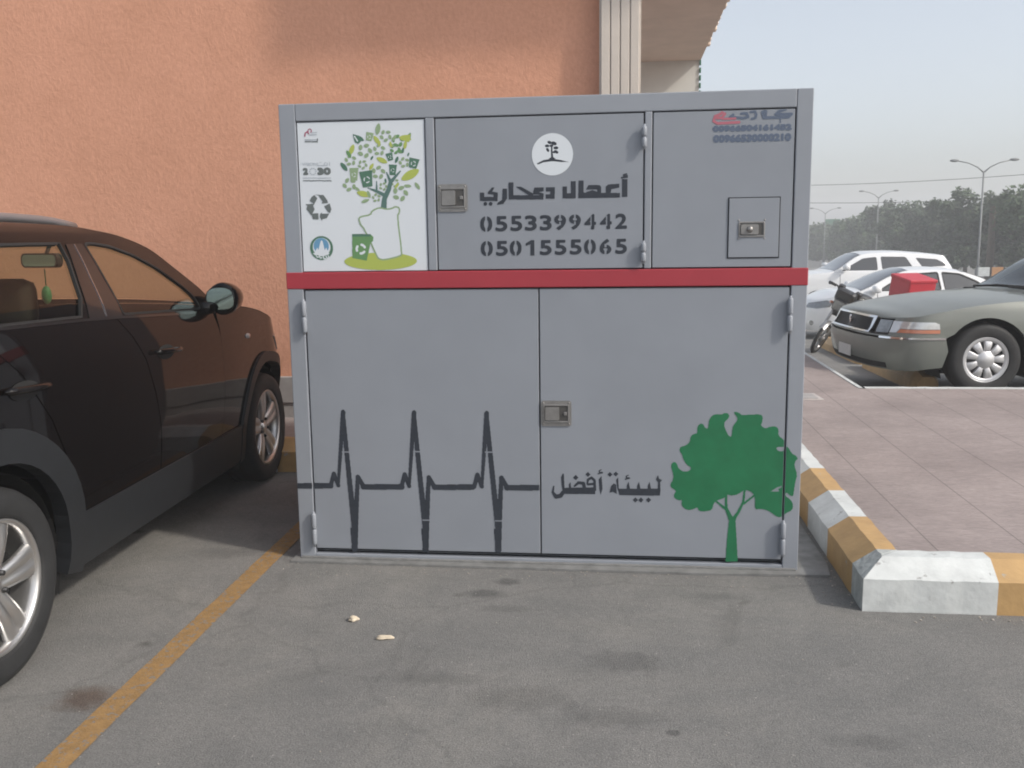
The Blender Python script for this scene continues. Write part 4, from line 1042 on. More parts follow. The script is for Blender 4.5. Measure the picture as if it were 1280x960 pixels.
for sd in (-1, 1):
    pts = [(x, z) for x, z in ((-.02, 1.232), (.3, 1.218), (.75, 1.205), (1.06, 1.192), (1.6, 1.163), (2.0, 1.144))]
    link('belt_trim', panel(sh, pts + [(x, z - .011) for x, z in pts[::-1]], sd, .007, .006, .08), M['gloss_black'], suv)
bm = B(); top_sheet(sh, SU, crown_s, 1.31, 2.16, bm, 20, yfrac=.94); link('windscreen', bm, M['glass_clear'], suv)
for sd in (1, -1): 
    rows = []; bm = B()
    for i in range(21):
        s_ = 1.30 + .87 * i / 20; z = SU(s_); e = sh(s_, z); cr = crown_s(s_)
        rows.append([bm.verts.new((e.x, sd * e.y * v, z + cr * (1 - v ** 2.6) + .002)) for v in (1.0, .97, .93)])
    for a, b in zip(rows, rows[1:]):
        for j in range(2): f = bm.faces.new([a[j], a[j + 1], b[j + 1], b[j]]); f.smooth = True
    bmesh.ops.recalc_face_normals(bm, faces=bm.faces[:])
    link('windscreen_pillar', bm, M['suv_paint'], suv)
# cladding
cl = [(RX + .50, .425), (2.33, .425), (2.36, .25), (RX + .44, .25)]
side_panels('sill_cladding', [(RX + .47, .452), (FX - .47, .452), (FX - .44, .27), (FX - .5, .235), (RX + .50, .235), (RX + .44, .27)], M['cladding'], .012, .03)
for cx_, a0, a1 in ((RX, -14, 194), (FX, -14, 194)):
    ro, ri = .545, .425
    if cx_ == FX: ro, ri = .482, .420
    out = arc(cx_, TR, ro, a0, a1, 26) + arc(cx_, TR, ri, a1, a0, 26)
    side_panels('wheel_arch', out, M['cladding'], .016, .06)
# wheels
for sg in (-1, 1):
    wheel(suv, RX, sg * .90, TR, .225, .238, 'five', rot=R_(8) if sg < 0 else 0.3); wheel(suv, FX, sg * .90, TR, .225, .238, 'five', rot=R_(95))
# roof rails
for sg in (-1, 1):
    pts = []
    for i in range(25):
        x = -.62 + 1.90 * i / 24; z = SU(x); e = sh(x, z); lift = .014 * min(1, math.sin(math.pi * i / 24) * 3.2)
        pts.append((x, sg * (e.y * .945), z + .004 + lift))
    bm = B(); tube(bm, pts, .020, 10); link('roof_rail', bm, M['alu'], suv)
# mirrors
for sg in (-1, 1):
    bm = B(); b2 = B(); bmesh.ops.create_icosphere(b2, subdivisions=3, radius=1)
    for v in b2.verts:
        q = v.co.copy(); x = q.x; taper = 1 - .18 * max(0, q.y)
        xx = (x if x > -.25 else -.25) ; v.co = Vector((xx * (.20 if xx > 0 else .135) * taper, q.y * .090, q.z * .088 * taper))
    for f in b2.faces: f.smooth = True
    merge(bm, b2, None)
    bm.transform(Matrix.Translation((2.06, sg * 0.965, 1.205)))
    tube(bm, [(1.99, sg * .85, 1.155), (2.05, sg * .95, 1.165)], [.04, .03], 10)
    for v in bm.verts:
        pass
    mo = link('wing_mirror', bm, M['suv_paint'], suv)
    bm = B(); prism(bm, smooth_poly([(-.066, -.054), (.054, -.056), (.074, 0), (.058, .060), (-.058, .060), (-.076, .0)], 2), -.003, .003, 'YZ')
    bm.transform(Matrix.Translation((2.06 - .038, sg * 0.965, 1.205)) @ Matrix.Rotation(R_(-4) * sg, 4, 'Z'))
    link('mirror_glass', bm, M['mirror'], mo)
    bm = B(); lathe(bm, [(.0005, .012), (.016, .010), (.021, 0)], 14, 'Y'); p = sh(2.55, .955); bm.transform(Matrix.Translation((p.x, sg * (p.y + .001), p.z)) @ Matrix.Diagonal((1.5, sg, .8, 1)))
    link('side_marker', bm, M['lamp_clear'], suv)
for sd in (-1, 1):
    link('headlight', panel(sh, [(3.05, .90), (3.3, .91), (3.75, .85), (3.78, .76), (3.4, .74), (3.15, .80)], sd, .006, .012, .05), M['lamp_clear'], suv)
    link('tail_light', panel(sh, [(-.62, 1.05), (-.62, 1.25), (-1.1, 1.2), (-1.1, 1.0)], sd, .008, .012, .08), M['lamp_red'], suv)
# cabin
for sg in (-1, 1): seat(suv, 1.46, sg * .38, M['cabin'])
bm = B(); box(bm, 1.62, 2.14, -.78, .78, .80, 1.06, .06); box(bm, 1.58, 1.80, .14, .62, 1.02, 1.13, .05); link('dashboard', bm, M['cabin'], suv, smooth=True)
bm = B(); box(bm, -.25, .12, -.7, .7, .42, 1.16, .06); link('rear_seat', bm, M['cabin'], suv, smooth=True)
bm = B(); b2 = B(); lathe(b2, [(.17, -.012), (.185, -.016), (.198, 0), (.185, .016), (.17, .012), (.168, 0)], 28, 'Z'); merge(bm, b2)
tube(bm, [(-.17, 0, 0), (.17, 0, 0)], .02, 8); tube(bm, [(0, 0, -.25), (0, 0, 0)], .03, 8)
bm.transform(Matrix.Translation((1.52, .38, 1.06)) @ Matrix.Rotation(R_(62), 4, 'Y') @ Matrix.Rotation(math.pi, 4, 'X')); link('steering_wheel', bm, M['cabin'], suv, smooth=True)
bm = B(); prism(bm, rounded(-.125, .125, -.036, .036, .028), -.022, .012, 'YZ', 0); prism(bm, rounded(-.113, .113, -.029, .029, .022), -.0245, -.0225, 'YZ', 1); tube(bm, [(.02, 0, .02), (.06, 0, .09)], .01, 8, 0)
bm.transform(Matrix.Translation((1.74, -.17, 1.425)) @ Matrix.Rotation(R_(-18), 4, 'Z')); link('rear_view_mirror', bm, [M['cabin'], M['mirror']], suv)
bm = B(); tube(bm, [(1.75, -.17, 1.38), (1.75, -.17, 1.29)], .003, 5); b2 = B(); bmesh.ops.create_icosphere(b2, subdivisions=2, radius=.032); b2.transform(Matrix.Translation((1.75, -.17, 1.25)) @ Matrix.Diagonal((.7, .8, 1.5, 1))); merge(bm, b2); link('air_freshener', bm, M['rose'], suv)
bm = B()
for i in range(2): top_sheet(sh, SU, crown_s, -.6, 1.28, bm, 10, off=-.035, yfrac=.9); break
link('headlining', bm, M['cabin_beige'], suv)

# ---- simpler full cars built the same way
def build_car(root, sp):
    global sh
    sh = Shell(sp['width'], sp['plan'], sp['xc'], sp['xf'], sp['xr'], sp['xb'], sp.get('nf', 2.5), sp.get('nr', 3))
    U = lerp_curve(sp['U']); crown = lerp_curve(sp['crown']); P = sp['paint']; fx, rx, tr = 0.0, sp['rear'], sp['tr']
    b = B(); zs = sp['sill']; belt = sp['belt']; ar = tr * 1.17
    xcowl = sp['cowl']; xdeck = sp['deck']
    tailend = sp['xr'] - .999
    # lower flank with both arches cut
    xs = lambda a, bb, n: [(a + (bb - a) * i / n, U(a + (bb - a) * i / n)) for i in range(n + 1)]
    low = [(sp['nose_s'], zs), (fx + ar + .004, zs)] + arc(fx, tr, ar, 4, 176, 20) + [(fx - ar, zs)] + [(rx + ar, zs)] + arc(rx, tr, ar, 4, 176, 20) + [(rx - ar, zs), (tailend, zs)]
    topl = xs(tailend, xdeck, 12) + [(x, belt(x)) for x in np.linspace(xdeck, xcowl, 14)] + xs(xcowl, sp['nose_s'], 16)
    if sp.get('bz'): low = [(sp['nose_s'], sp['bz']), (sp['bump'], sp['bz'])] + [(ar + fx + .002, sp['bz'])] + [p for p in arc(fx, tr, ar, 4, 176, 20) if p[1] > sp['bz'] + .01 or p[0] < fx] + low[low.index((fx - ar, zs)):]
    for sd in (-1, 1): panel(sh, low + topl, sd, 0, .02, .07, (), 0, True, b)
    # greenhouse frame with the windows cut
    green = [(x, belt(x) + .003) for x in np.linspace(xcowl, xdeck, 12)] + xs(xdeck + .01, xcowl - .01, 26)
    wins = [fillet(w_, .05) for w_ in sp['windows']]
    for sd in (-1, 1): panel(sh, green, sd, 0, .02, .08, wins, 0, True, b)
    for a, bb in sp['tops']: top_sheet(sh, U, crown, a, bb, b, 26)
    box(b, sp['xb'][1][1] + .1, sp['xc'], -.75, .75, zs + .02, zs + .15, 0, 1)
    wheel_well(b, fx, tr, sh, sp['track'] - .03, 1); wheel_well(b, rx, tr, sh, sp['track'] - .03, 1)
    link('body', b, [P, M['under']], root)
    for w_ in wins:
        for sd in (-1, 1): link('side_window', panel(sh, w_, sd, -.010, .003, .12), sp['glass'], root)
    if sp.get('seal'):
        for w_ in wins:
            for sd in (-1, 1): link('window_seal', panel(sh, w_, sd, .003, .01, .15, (ringed(w_, .022),), 0, True), M['rubber'], root)
    for nm, a, bb in sp['screens']:
        bm = B(); top_sheet(sh, U, crown, a, bb, bm, 12, yfrac=.93, off=.002); link(nm, bm, sp['screen_glass'], root)
        bm = B(); top_sheet(sh, U, crown, a, bb, bm, 12, yfrac=1.0, off=-.006); link(nm + '_frame', bm, P if not sp.get('frame_open') else M['under'], root) if not sp.get('see') else bm.free()
    for sg in (-1, 1):
        wheel(root, fx, sg * sp['track'], tr, .21, tr * .64, sp['wheel'], rot=.3); wheel(root, rx, sg * sp['track'], tr, .21, tr * .64, sp['wheel'], rot=.5)
    return U, crown

def car_mirror(root, x, y, z, m):
    for sg in (-1, 1):
        bm = B(); box(bm, -.07, .09, -.11, .11, -.07, .08, .05); bm.transform(Matrix.Translation((x, sg * (y + .1), z)))
        tube(bm, [(x, sg * (y - .06), z - .05), (x, sg * (y + .04), z - .04)], .025, 8)
        link('wing_mirror', bm, m, root, smooth=True)

# grey-green sedan on the right
gs = thing('parked_car', 'grey green sedan with chrome grille parked nose-in at a yellow wheel stop', 'car', (3.27, 9.94, 0), R_(186))
gsp = dict(width=[(.15, .92), (.30, .965), (.5, .98), (.66, .975), (.78, .955), (.86, .92), (.92, .86), (1.1, .76), (1.3, .66), (1.44, .58)],
           plan=[(-4.4, .90), (-3.2, .97), (-1.5, 1.0), (-.3, 1.0), (.4, .975), (1.0, .95)], xc=.42, xf=[(.15, .86), (.30, .94), (.45, .97), (.53, .965), (.60, .92), (.72, .86), (.80, .80)],
           xr=-3.7, xb=[(.2, -4.2), (.5, -4.3), (.9, -4.25), (1.2, -4.0)], nf=2.9,
           U=[(-4.7, .90), (-3.6, .93), (-3.05, .95), (-2.65, 1.28), (-2.3, 1.38), (-1.85, 1.405), (-1.50, 1.37), (-1.12, 1.20), (-.66, .905), (-.5, .885), (-.17, .862), (.17, .825), (.44, .775), (.68, .735), (.92, .722), (1.42, .706)],
           crown=[(-4.7, .02), (-3, .03), (-2.2, .05), (-1.3, .05), (-.45, .035), (.2, .045), (.8, .05), (1.42, .03)],
           belt=lambda x: .90 - .01 * (x + .3) * 0 + (.03 if x < -2.5 else 0), sill=.23, cowl=-.68, deck=-3.0, rear=-2.91, tr=.335, track=.945, bump=.42, bz=.535, nose_s=.42 + .50,
           windows=[[(-.86, .94), (-.95, 1.0), (-1.33, 1.26), (-1.56, 1.31), (-1.58, .94)], [(-1.66, .94), (-1.64, 1.31), (-2.1, 1.31), (-2.4, 1.24), (-2.62, 1.0), (-2.5, .94)]],
           tops=[(-.66, 1.42), (-2.35, -1.50), (-4.69, -3.0)], screens=[('windscreen', -1.49, -.67), ('rear_window', -2.99, -2.36)], glass=M['glass_dark'], screen_glass=M['glass_clear'], see=True, paint=M['grey_green'], wheel='cover')
gU, gcr = build_car(gs, gsp)
for sd in (-1, 1):
    F_ = sh
    hl0, hl1 = F_.fx(.40, .64), F_.fy(.555, .64); mid = F_.fy(.745, .64)
    # bumper skin
    link('bumper', panel(sh, [(.385, .525), (.36, .42), (.40, .27), (.62, .235), (1.42, .235), (1.42, .525)], sd, .012, .03, .05), M['grey_green'], gs)
    link('bumper_strip', panel(sh, [(.39, .528), (1.0, .528), (1.0, .542), (.39, .546)], sd, .020, .02, .05), M['chrome'], gs)
    # headlight: main reflector, corner lens, amber strip
    h = link('headlight', panel(sh, [(hl0, .565), (hl0 - .012, .66), (hl0 + .02, .690), (hl0 + .12, .702), (hl1, .697), (hl1 + .01, .60), (hl1 - .02, .562)], sd, -.004, .02, .04), M['rubber'], gs)
    link('lamp_lens', panel(sh, [(mid + .012, .578), (mid + .012, .694), (hl1 - .012, .690), (hl1 - .015, .60), (hl1 - .03, .574)], sd, .004, .008, .04), M['lamp_smoke'], h)
    link('corner_lens', panel(sh, [(hl0 + .026, .624), (hl0 + .03, .672), (hl0 + .06, .688), (mid, .690), (mid, .585), (mid - .08, .585), (mid - .11, .624)], sd, .004, .008, .04), M['lamp_clear'], h)
    link('turn_signal', panel(sh, [(hl0 + .026, .586), (hl0 + .026, .619), (mid - .115, .619), (mid - .09, .586)], sd, .004, .008, .04), M['lamp_amber'], h)
    # nose between the lamps and over them
    panel_o = [(hl1 + .008, .55), (1.42, .55), (1.42, .704), (hl1 + .004, .715)]
    link('grille_back', panel(sh, panel_o, sd, -.02, .01, .06), M['under'], gs)
    link('nose_panel', panel(sh, [(.92 - .006, .711), (1.42, .703), (1.42, .714), (.92 - .006, .722)], sd, -.002, .012, .06), M['grey_green'], gs)
    link('nose_panel', panel(sh, [(.92 - .02, .545), (1.42, .545), (1.42, .556), (.92 - .02, .560)], sd, -.002, .012, .06), M['grey_green'], gs)
gf = lambda y, z: sh.fy(abs(y), z)
bm = B()
for sd in (-1, 1):
    a = gf(.515, .64)
    panel(sh, [(a, .555), (1.42, .555), (1.42, .568), (a + .02, .568), (a + .035, .692), (1.42, .695), (1.42, .712), (a - .01, .712)], sd, .022, .04, .05, (), 0, True, bm)
    for i in range(14):
        y = .016 + .035 * i
        if y < .48:
            s_ = gf(y, .64); panel(sh, [(s_ - .004, .565), (s_ + .004, .565), (s_ + .004, .696), (s_ - .004, .696)], sd, .008, .02, .2, (), 1, True, bm)
link('grille', bm, [M['chrome'], M['barrel']], gs)
bm = B(); p = sh(1.42, .64); bmx = Matrix.Translation((p.x + .03, 0, .655)); b2 = B(); bmesh.ops.create_icosphere(b2, subdivisions=2, radius=.03); b2.transform(bmx @ Matrix.Diagonal((.4, .6, 1.6, 1))); merge(bm, b2); link('emblem', bm, M['chrome'], gs)
bm = B(); box(bm, 0, .012, -.17, .17, .29, .40, .003); p = sh(1.42, .35); bm.transform(Matrix.Translation((p.x + .016, 0, 0))); link('number_plate', bm, M['plate'], gs)
for sd in (-1, 1):
    bm = B(); panel(sh, [(.93, .25), (1.42, .25), (1.42, .30), (.93, .30)], sd, .0145, .002, .08, (), 0, True, bm); link('air_intake', bm, M['under'], gs)
car_mirror(gs, -1.2, .90, 1.0, M['grey_green'])
# wipers at the foot of the windscreen
bm = B(); tube(bm, [(-.60, -.62, .935), (-.64, -.2, .962), (-.69, .35, .965)], .012, 6); tube(bm, [(-.60, .1, .962), (-.61, .45, .96), (-.70, .80, .935)], .012, 6); box(bm, -.67, -.54, -.74, .74, .89, .92, .01); link('wiper', bm, M['under'], gs)
bm = B(); box(bm, -1.4, -.80, -.72, .72, .5, .93, .08); link('dashboard', bm, M['cabin'], gs, smooth=True)
for sg in (-1, 1): seat(gs, -1.55, sg * .38, M['cabin_beige'])

# white sedan
ws = thing('parked_car', 'white sedan parked behind the motorbike, in front of the white SUV', 'car', (4.72, 20.5, gz(20.4) + .0), R_(183))
build_car(ws, dict(width=[(.15, .86), (.35, .90), (.6, .915), (.8, .905), (.95, .875), (1.02, .845), (1.2, .74), (1.38, .63), (1.47, .54)], plan=[(-3.9, .90), (-3, .97), (-1.5, 1), (-.3, 1), (.3, .97), (1, .95)],
    xc=.30, xf=[(.15, .88), (.35, .95), (.6, .95), (.75, .88), (.9, .70)], xr=-3.2, xb=[(.2, -3.75), (.6, -3.85), (.95, -3.8), (1.2, -3.6)], nf=2.2,
    U=[(-4.2, 1.06), (-3.2, 1.10), (-2.85, 1.12), (-2.45, 1.28), (-2.1, 1.385), (-1.5, 1.425), (-1.1, 1.41), (-.8, 1.33), (-.1, 1.02), (0, 1.0), (.3, .95), (.7, .86), (1.3, .76)],
    crown=[(-4.2, .02), (-2.8, .03), (-2, .05), (-1, .05), (-.1, .04), (.4, .06), (1.3, .03)], belt=lambda x: .98 + (.0 if x > -2.3 else .06 * (-2.3 - x)), sill=.2, cowl=-.1, deck=-2.84, rear=-2.78, tr=.325, track=.88, bump=.30, nose_s=1.29,
    windows=[[(-.42, 1.01), (-.62, 1.13), (-1.05, 1.345), (-1.68, 1.385), (-1.70, 1.015)], [(-1.76, 1.015), (-1.74, 1.385), (-2.1, 1.35), (-2.42, 1.20), (-2.62, 1.05), (-2.55, 1.02)]],
    tops=[(-.10, 1.295), (-2.12, -1.08), (-4.19, -2.85)], screens=[('windscreen', -1.07, -.11), ('rear_window', -2.84, -2.13)], glass=M['glass_dark'], screen_glass=M['glass_dark'], paint=M['car_white'], wheel='five', seal=True))
for sd in (-1, 1):
    link('headlight', panel(sh, [(.42, .80), (.62, .83), (1.02, .76), (1.04, .67), (.75, .66), (.5, .70)], sd, .006, .012, .06), M['lamp_smoke'], ws)
    bm = B(); panel(sh, [(1.06, .58), (1.29, .58), (1.29, .68), (1.06, .68)], sd, .004, .006, .08, (), 0, True, bm); link('grille', bm, M['under'], ws)
    link('fog_lamp', panel(sh, arc(.85, .36, .05, 0, 350, 14), sd, .006, .01, .1), M['lamp_smoke'], ws)
    link('tail_light', panel(sh, [(-3.3, .85), (-3.3, 1.02), (-3.9, .98), (-3.9, .85)], sd, .006, .012, .1), M['lamp_red'], ws)
car_mirror(ws, -.38, .88, 1.05, M['car_white'])
sh_sedan = sh

# white SUV
wv = thing('parked_car', 'large white SUV parked behind the white sedan, in front of the trees', 'car', (5.10, 26.0, gz(26)), R_(183))
build_car(wv, dict(width=[(.2, .90), (.5, .955), (.8, .965), (1.1, .95), (1.27, .92), (1.33, .89), (1.5, .82), (1.68, .74), (1.8, .66), (1.85, .56)], plan=[(-3.8, .93), (-3, .98), (-1.5, 1), (-.3, 1), (.3, .98), (1, .96)],
    xc=.42, xf=[(.2, .95), (.5, 1.02), (.9, 1.0), (1.1, .88), (1.3, .7)], xr=-3.1, xb=[(.3, -3.6), (.9, -3.65), (1.3, -3.55), (1.8, -3.2)], nf=2.6,
    U=[(-4.1, 1.66), (-3.2, 1.69), (-2.6, 1.745), (-1.9, 1.785), (-1.35, 1.775), (-1.1, 1.735), (-.95, 1.67), (-.40, 1.33), (-.28, 1.295), (0, 1.275), (.4, 1.22), (.8, 1.14), (1.42, 1.06)],
    crown=[(-4.1, .02), (-3, .04), (-1, .05), (-.3, .03), (.3, .06), (1.42, .03)], belt=lambda x: 1.285 + max(0, (-1.0 - x)) * .045, sill=.3, cowl=-.38, deck=-4.09, rear=-3.04, tr=.39, track=.93, bump=.42, nose_s=1.41,
    windows=[[(-.56, 1.33), (-.72, 1.42), (-1.12, 1.64), (-1.48, 1.68), (-1.49, 1.335)], [(-1.60, 1.345), (-1.58, 1.685), (-2.22, 1.67), (-2.38, 1.41), (-2.34, 1.37)], [(-2.62, 1.40), (-2.46, 1.645), (-3.0, 1.60), (-3.24, 1.46), (-3.20, 1.425)]],
    tops=[(-.38, 1.415), (-4.09, -1.07)], screens=[('windscreen', -1.05, -.39)], glass=M['glass_dark'], screen_glass=M['glass_dark'], paint=M['car_white'], wheel='five'))
for sd in (-1, 1):
    link('headlight', panel(sh, [(.55, 1.02), (.9, 1.04), (1.12, 1.0), (1.12, .86), (.7, .86)], sd, .006, .012, .08), M['lamp_clear'], wv)
    link('wheel_arch', panel(sh, arc(0, .39, .53, -10, 190, 20) + arc(0, .39, .455, 190, -10, 20), sd, .012, .03, .1), M['car_white'], wv)
    bm = B(); panel(sh, [(1.14, .62), (1.41, .62), (1.41, 1.0), (1.14, .98)], sd, .004, .006, .08, (), 0, True, bm); link('grille', bm, M['under'], wv)
    link('tail_light', panel(sh, [(-3.2, 1.0), (-3.2, 1.35), (-3.7, 1.35), (-3.7, 1.0)], sd, .006, .012, .1), M['lamp_red'], wv)
    bm = B(); panel(sh, [(-4.09, .3), (-4.09, 1.64), (-3.9, 1.64), (-3.9, .3)], sd, -.004, .01, .12, (), 0, True, bm); link('tailgate', bm, M['car_white'], wv)
car_mirror(wv, -.66, .93, 1.42, M['car_white'])

def seams(root, shell, xs_, z0, z1, handles, hz):
    for sd in (-1, 1):
        for x in xs_: link('door_seam', panel(shell, [(x - .006, z0), (x + .006, z0), (x + .006, z1), (x - .006, z1)], sd, .0015, .001, .1, (), 0, False), M['seam_dark'], root)
        for x in handles:
            bm = B(); pts = []
            for i in range(7): t = i / 6; p = shell(x - .11 + .22 * t, hz); pts.append((p.x, sd * (p.y + .01 + .025 * math.sin(math.pi * t)), p.z))
            tube(bm, pts, .014, 8); link('door_handle', bm, M['car_white'], root)
        link('sill_trim', panel(shell, [(xs_[-1], z0 - .10), (xs_[0], z0 - .10), (xs_[0], z0 - .01), (xs_[-1], z0 - .01)], sd, .008, .012, .12), M['cladding'], root)
seams(ws, sh_sedan, (-.42, -1.73, -2.52), .36, .97, (-1.55, -2.42), .86)
seams(wv, sh, (-.52, -1.54, -2.40), .48, 1.29, (-1.36, -2.22), 1.12)
# ------------------------------------------------------------------ delivery motorbike
LEAN = R_(-11)
bx, by = 4.02, 16.2
bike = thing('motorbike', 'black delivery motorbike with a big red top box, leaning on its side stand', 'motorbike', (bx, by, gz(by)), rot=(LEAN, 0, R_(200)))
def spoked(name, x, z, r, parent, tf=None, wd=.05):
    bm = B(); b2 = B()
    lathe(b2, [(r - .07, -wd * .4), (r - .03, -wd * .55), (r, 0), (r - .03, wd * .55), (r - .07, wd * .4), (r - .07, -wd * .4)], 36, 'Y', 0)
    lathe(b2, [(r - .095, -.02), (r - .068, -.022), (r - .068, .022), (r - .095, .02), (r - .095, -.02)], 36, 'Y', 1)
    lathe(b2, [(.001, -.06), (.05, -.06), (.05, .06), (.001, .06)], 18, 'Y', 1)
    lathe(b2, [(.05, .045), (.12, .045), (.12, .05), (.05, .05)], 24, 'Y', 1)
    for f in b2.faces: f.smooth = True
    merge(bm, b2)
    for k in range(6):
        a = k * math.pi / 3; tube(bm, [(.03 * math.cos(a), 0, .03 * math.sin(a)), ((r - .08) * math.cos(a), 0, (r - .08) * math.sin(a))], .013, 6, 1)
    bm.transform((tf or Matrix()) @ Matrix.Translation((x, 0, z))); bmesh.ops.recalc_face_normals(bm, faces=bm.faces[:])
    return link(name, bm, [M['tyre'], M['bike_metal']], parent)
spoked('wheel', -.62, .29, .29, bike)
STE = Matrix.Translation((.43, 0, .9)) @ Matrix.Rotation(R_(40), 4, Vector((-.45, 0, .9)).normalized()) @ Matrix.Translation((-.43, 0, -.9))
spoked('wheel', .80, .285, .29, bike, STE)
bm = B()
for sy in (-.075, .075): tube(bm, [(.80, sy, .285), (.63, sy, .57), (.45, sy, .88)], [.022, .024, .018], 10, 1)
b2 = B(); pts = arc(.80, .285, .325, 55, 140, 12); prev = None
for x, z in pts:
    row = [b2.verts.new((x, y, z - .02 * (abs(y) / .05) ** 2)) for y in (-.05, -.025, 0, .025, .05)]
    if prev:
        for j in range(4): b2.faces.new([prev[j], prev[j + 1], row[j + 1], row[j]])
    prev = row
merge(bm, b2, 2, True); bm.transform(STE); link('fork', bm, [M['bike_black'], M['bike_metal'], M['bike_metal']], bike)
bm = B(); box(bm, .44, .58, -.125, .125, .72, .94, .035, 1); box(bm, .34, .53, -.17, .17, .86, 1.09, .06, 0); box(bm, .40, .50, -.11, .11, .60, .73, .03, 0); box(bm, .575, .587, -.10, .10, .745, .915, .004, 2)
for sy in (-.17, .17): tube(bm, [(.46, sy * .6, .80), (.47, sy, .80), (.49, sy * 1.15, .80)], [.012, .025, .02], 8, 3)
bm.transform(STE); link('headlight', bm, [M['bike_black'], M['bike_black'], M['lamp_smoke'], M['lamp_amber']], bike)
bm = B(); tube(bm, [(.26, -.40, 1.0), (.33, -.24, 1.04), (.39, -.1, 1.0), (.39, .1, 1.0), (.33, .24, 1.04), (.26, .40, 1.0)], .013, 8); tube(bm, [(.26, -.40, 1.0), (.305, -.27, 1.02)], .026, 8); tube(bm, [(.26, .40, 1.0), (.305, .27, 1.02)], .026, 8); box(bm, .30, .40, -.2, -.1, 1.0, 1.1, .02); box(bm, .30, .40, .1, .2, 1.0, 1.1, .02)
for sy in (-1, 1): tube(bm, [(.30, sy * .24, 1.03), (.40, sy * .36, 1.03)], .008, 6)
bm.transform(STE); link('handlebar', bm, M['bike_black'], bike)
bm = B(); tube(bm, [(.40, 0, .85), (.30, 0, .55), (.10, 0, .28), (-.25, 0, .30), (-.35, 0, .62)], .025, 8); tube(bm, [(.40, 0, .82), (.0, 0, .72), (-.75, 0, .70)], .025, 8)
for sy in (-.11, .11): tube(bm, [(-.62, sy, .29), (-.25, sy * .7, .33)], .02, 8); tube(bm, [(-.62, sy, .33), (-.5, sy, .68)], [.028, .02], 8)
tube(bm, [(-.05, .12, .25), (-.02, .30, .0)], .012, 6)
link('frame', bm, M['bike_black'], bike)
bm = B(); box(bm, -.12, .22, -.13, .13, .27, .50, .04); b2 = B(); lathe(b2, [(.001, -.16), (.10, -.16), (.12, -.12), (.12, .12), (.10, .16), (.001, .16)], 20, 'Y', c=(-.05, 0, .35)); merge(bm, b2)
for k in range(5): box(bm, .10, .24, -.10, .10, .46 + .035 * k, .478 + .035 * k, .004)
tube(bm, [(.2, -.09, .55), (.28, -.12, .4), (.1, -.15, .25), (-.8, -.17, .33)], [.02, .02, .025, .045], 10); link('engine', bm, M['bike_metal'], bike)
bm = B(); b2 = B(); bmesh.ops.create_icosphere(b2, subdivisions=3, radius=1); b2.transform(Matrix.Translation((.15, 0, .84)) @ Matrix.Rotation(R_(-6), 4, 'Y') @ Matrix.Diagonal((.29, .16, .17, 1))); merge(bm, b2); link('fuel_tank', bm, M['bike_black'], bike, smooth=True)
bm = B(); box(bm, -.62, -.02, -.13, .13, .72, .82, .04); link('seat', bm, M['bike_black'], bike, smooth=True)
bm = B()
for sy in (-.12, .12): tube(bm, [(-.4, sy, .74), (-.6, sy, .86), (-1.05, sy, .86)], .012, 6)
for xx in (-.65, -.8, -.95): tube(bm, [(xx, -.12, .86), (xx, .12, .86)], .012, 6)
link('rack', bm, M['bike_metal'], bike)
bm = B(); box(bm, -1.06, -.56, -.26, .26, .855, 1.24, .022); box(bm, -1.07, -.55, -.27, .27, 1.215, 1.275, .016)
for zz in (1.0, 1.2): box(bm, -.562, -.555, -.03, .03, zz - .02, zz + .02, .002)
link('top_box', bm, M['box_red'], bike)

# ------------------------------------------------------------------ wheel stops
def wheel_stop(a, b, wd, h_, label):
    a = Vector(a); b = Vector(b); d = (b - a); L = d.length; d.normalize(); n = Vector((-d.y, d.x, 0)).normalized()
    o = thing('wheel_stop', label, 'wheel stop', ((a + b) / 2)[:], 0, 'yellow wheel stops')
    bm = B(); prof = [(-wd / 2, -.08), (-wd / 2, h_ * .55), (-wd * .28, h_), (wd * .28, h_), (wd / 2, h_ * .55), (wd / 2, -.08)]; prev = None; N_ = int(L / .1); rows = []
    for i in range(N_ + 1):
        e = min(i, N_ - i) * .1; f_ = min(1, .72 + e * 1.6)
        row = [bm.verts.new(a + d * (L * i / N_) + n * (u * f_) + Vector((0, 0, z * (f_ if z > 0 else 1)))) for u, z in prof]; rows.append(row)
        if prev:
            for j in range(5): bm.faces.new([prev[j], prev[j + 1], row[j + 1], row[j]])
        prev = row
    bm.faces.new(rows[0]); bm.faces.new(rows[-1][::-1]); bmesh.ops.recalc_face_normals(bm, faces=bm.faces[:])
    link('concrete_block', bm, M['kerb_yellow'], o, world=True)
wheel_stop((2.98, 9.35, gz(9.35)), (3.30, 12.7, gz(12.7)), .26, .20, 'long yellow concrete stop under the front of the grey green sedan')
wheel_stop((3.36, 13.1, gz(13.1)), (3.80, 17.6, gz(17.6)), .26, .20, 'long yellow concrete stop beside the front wheel of the motorbike')

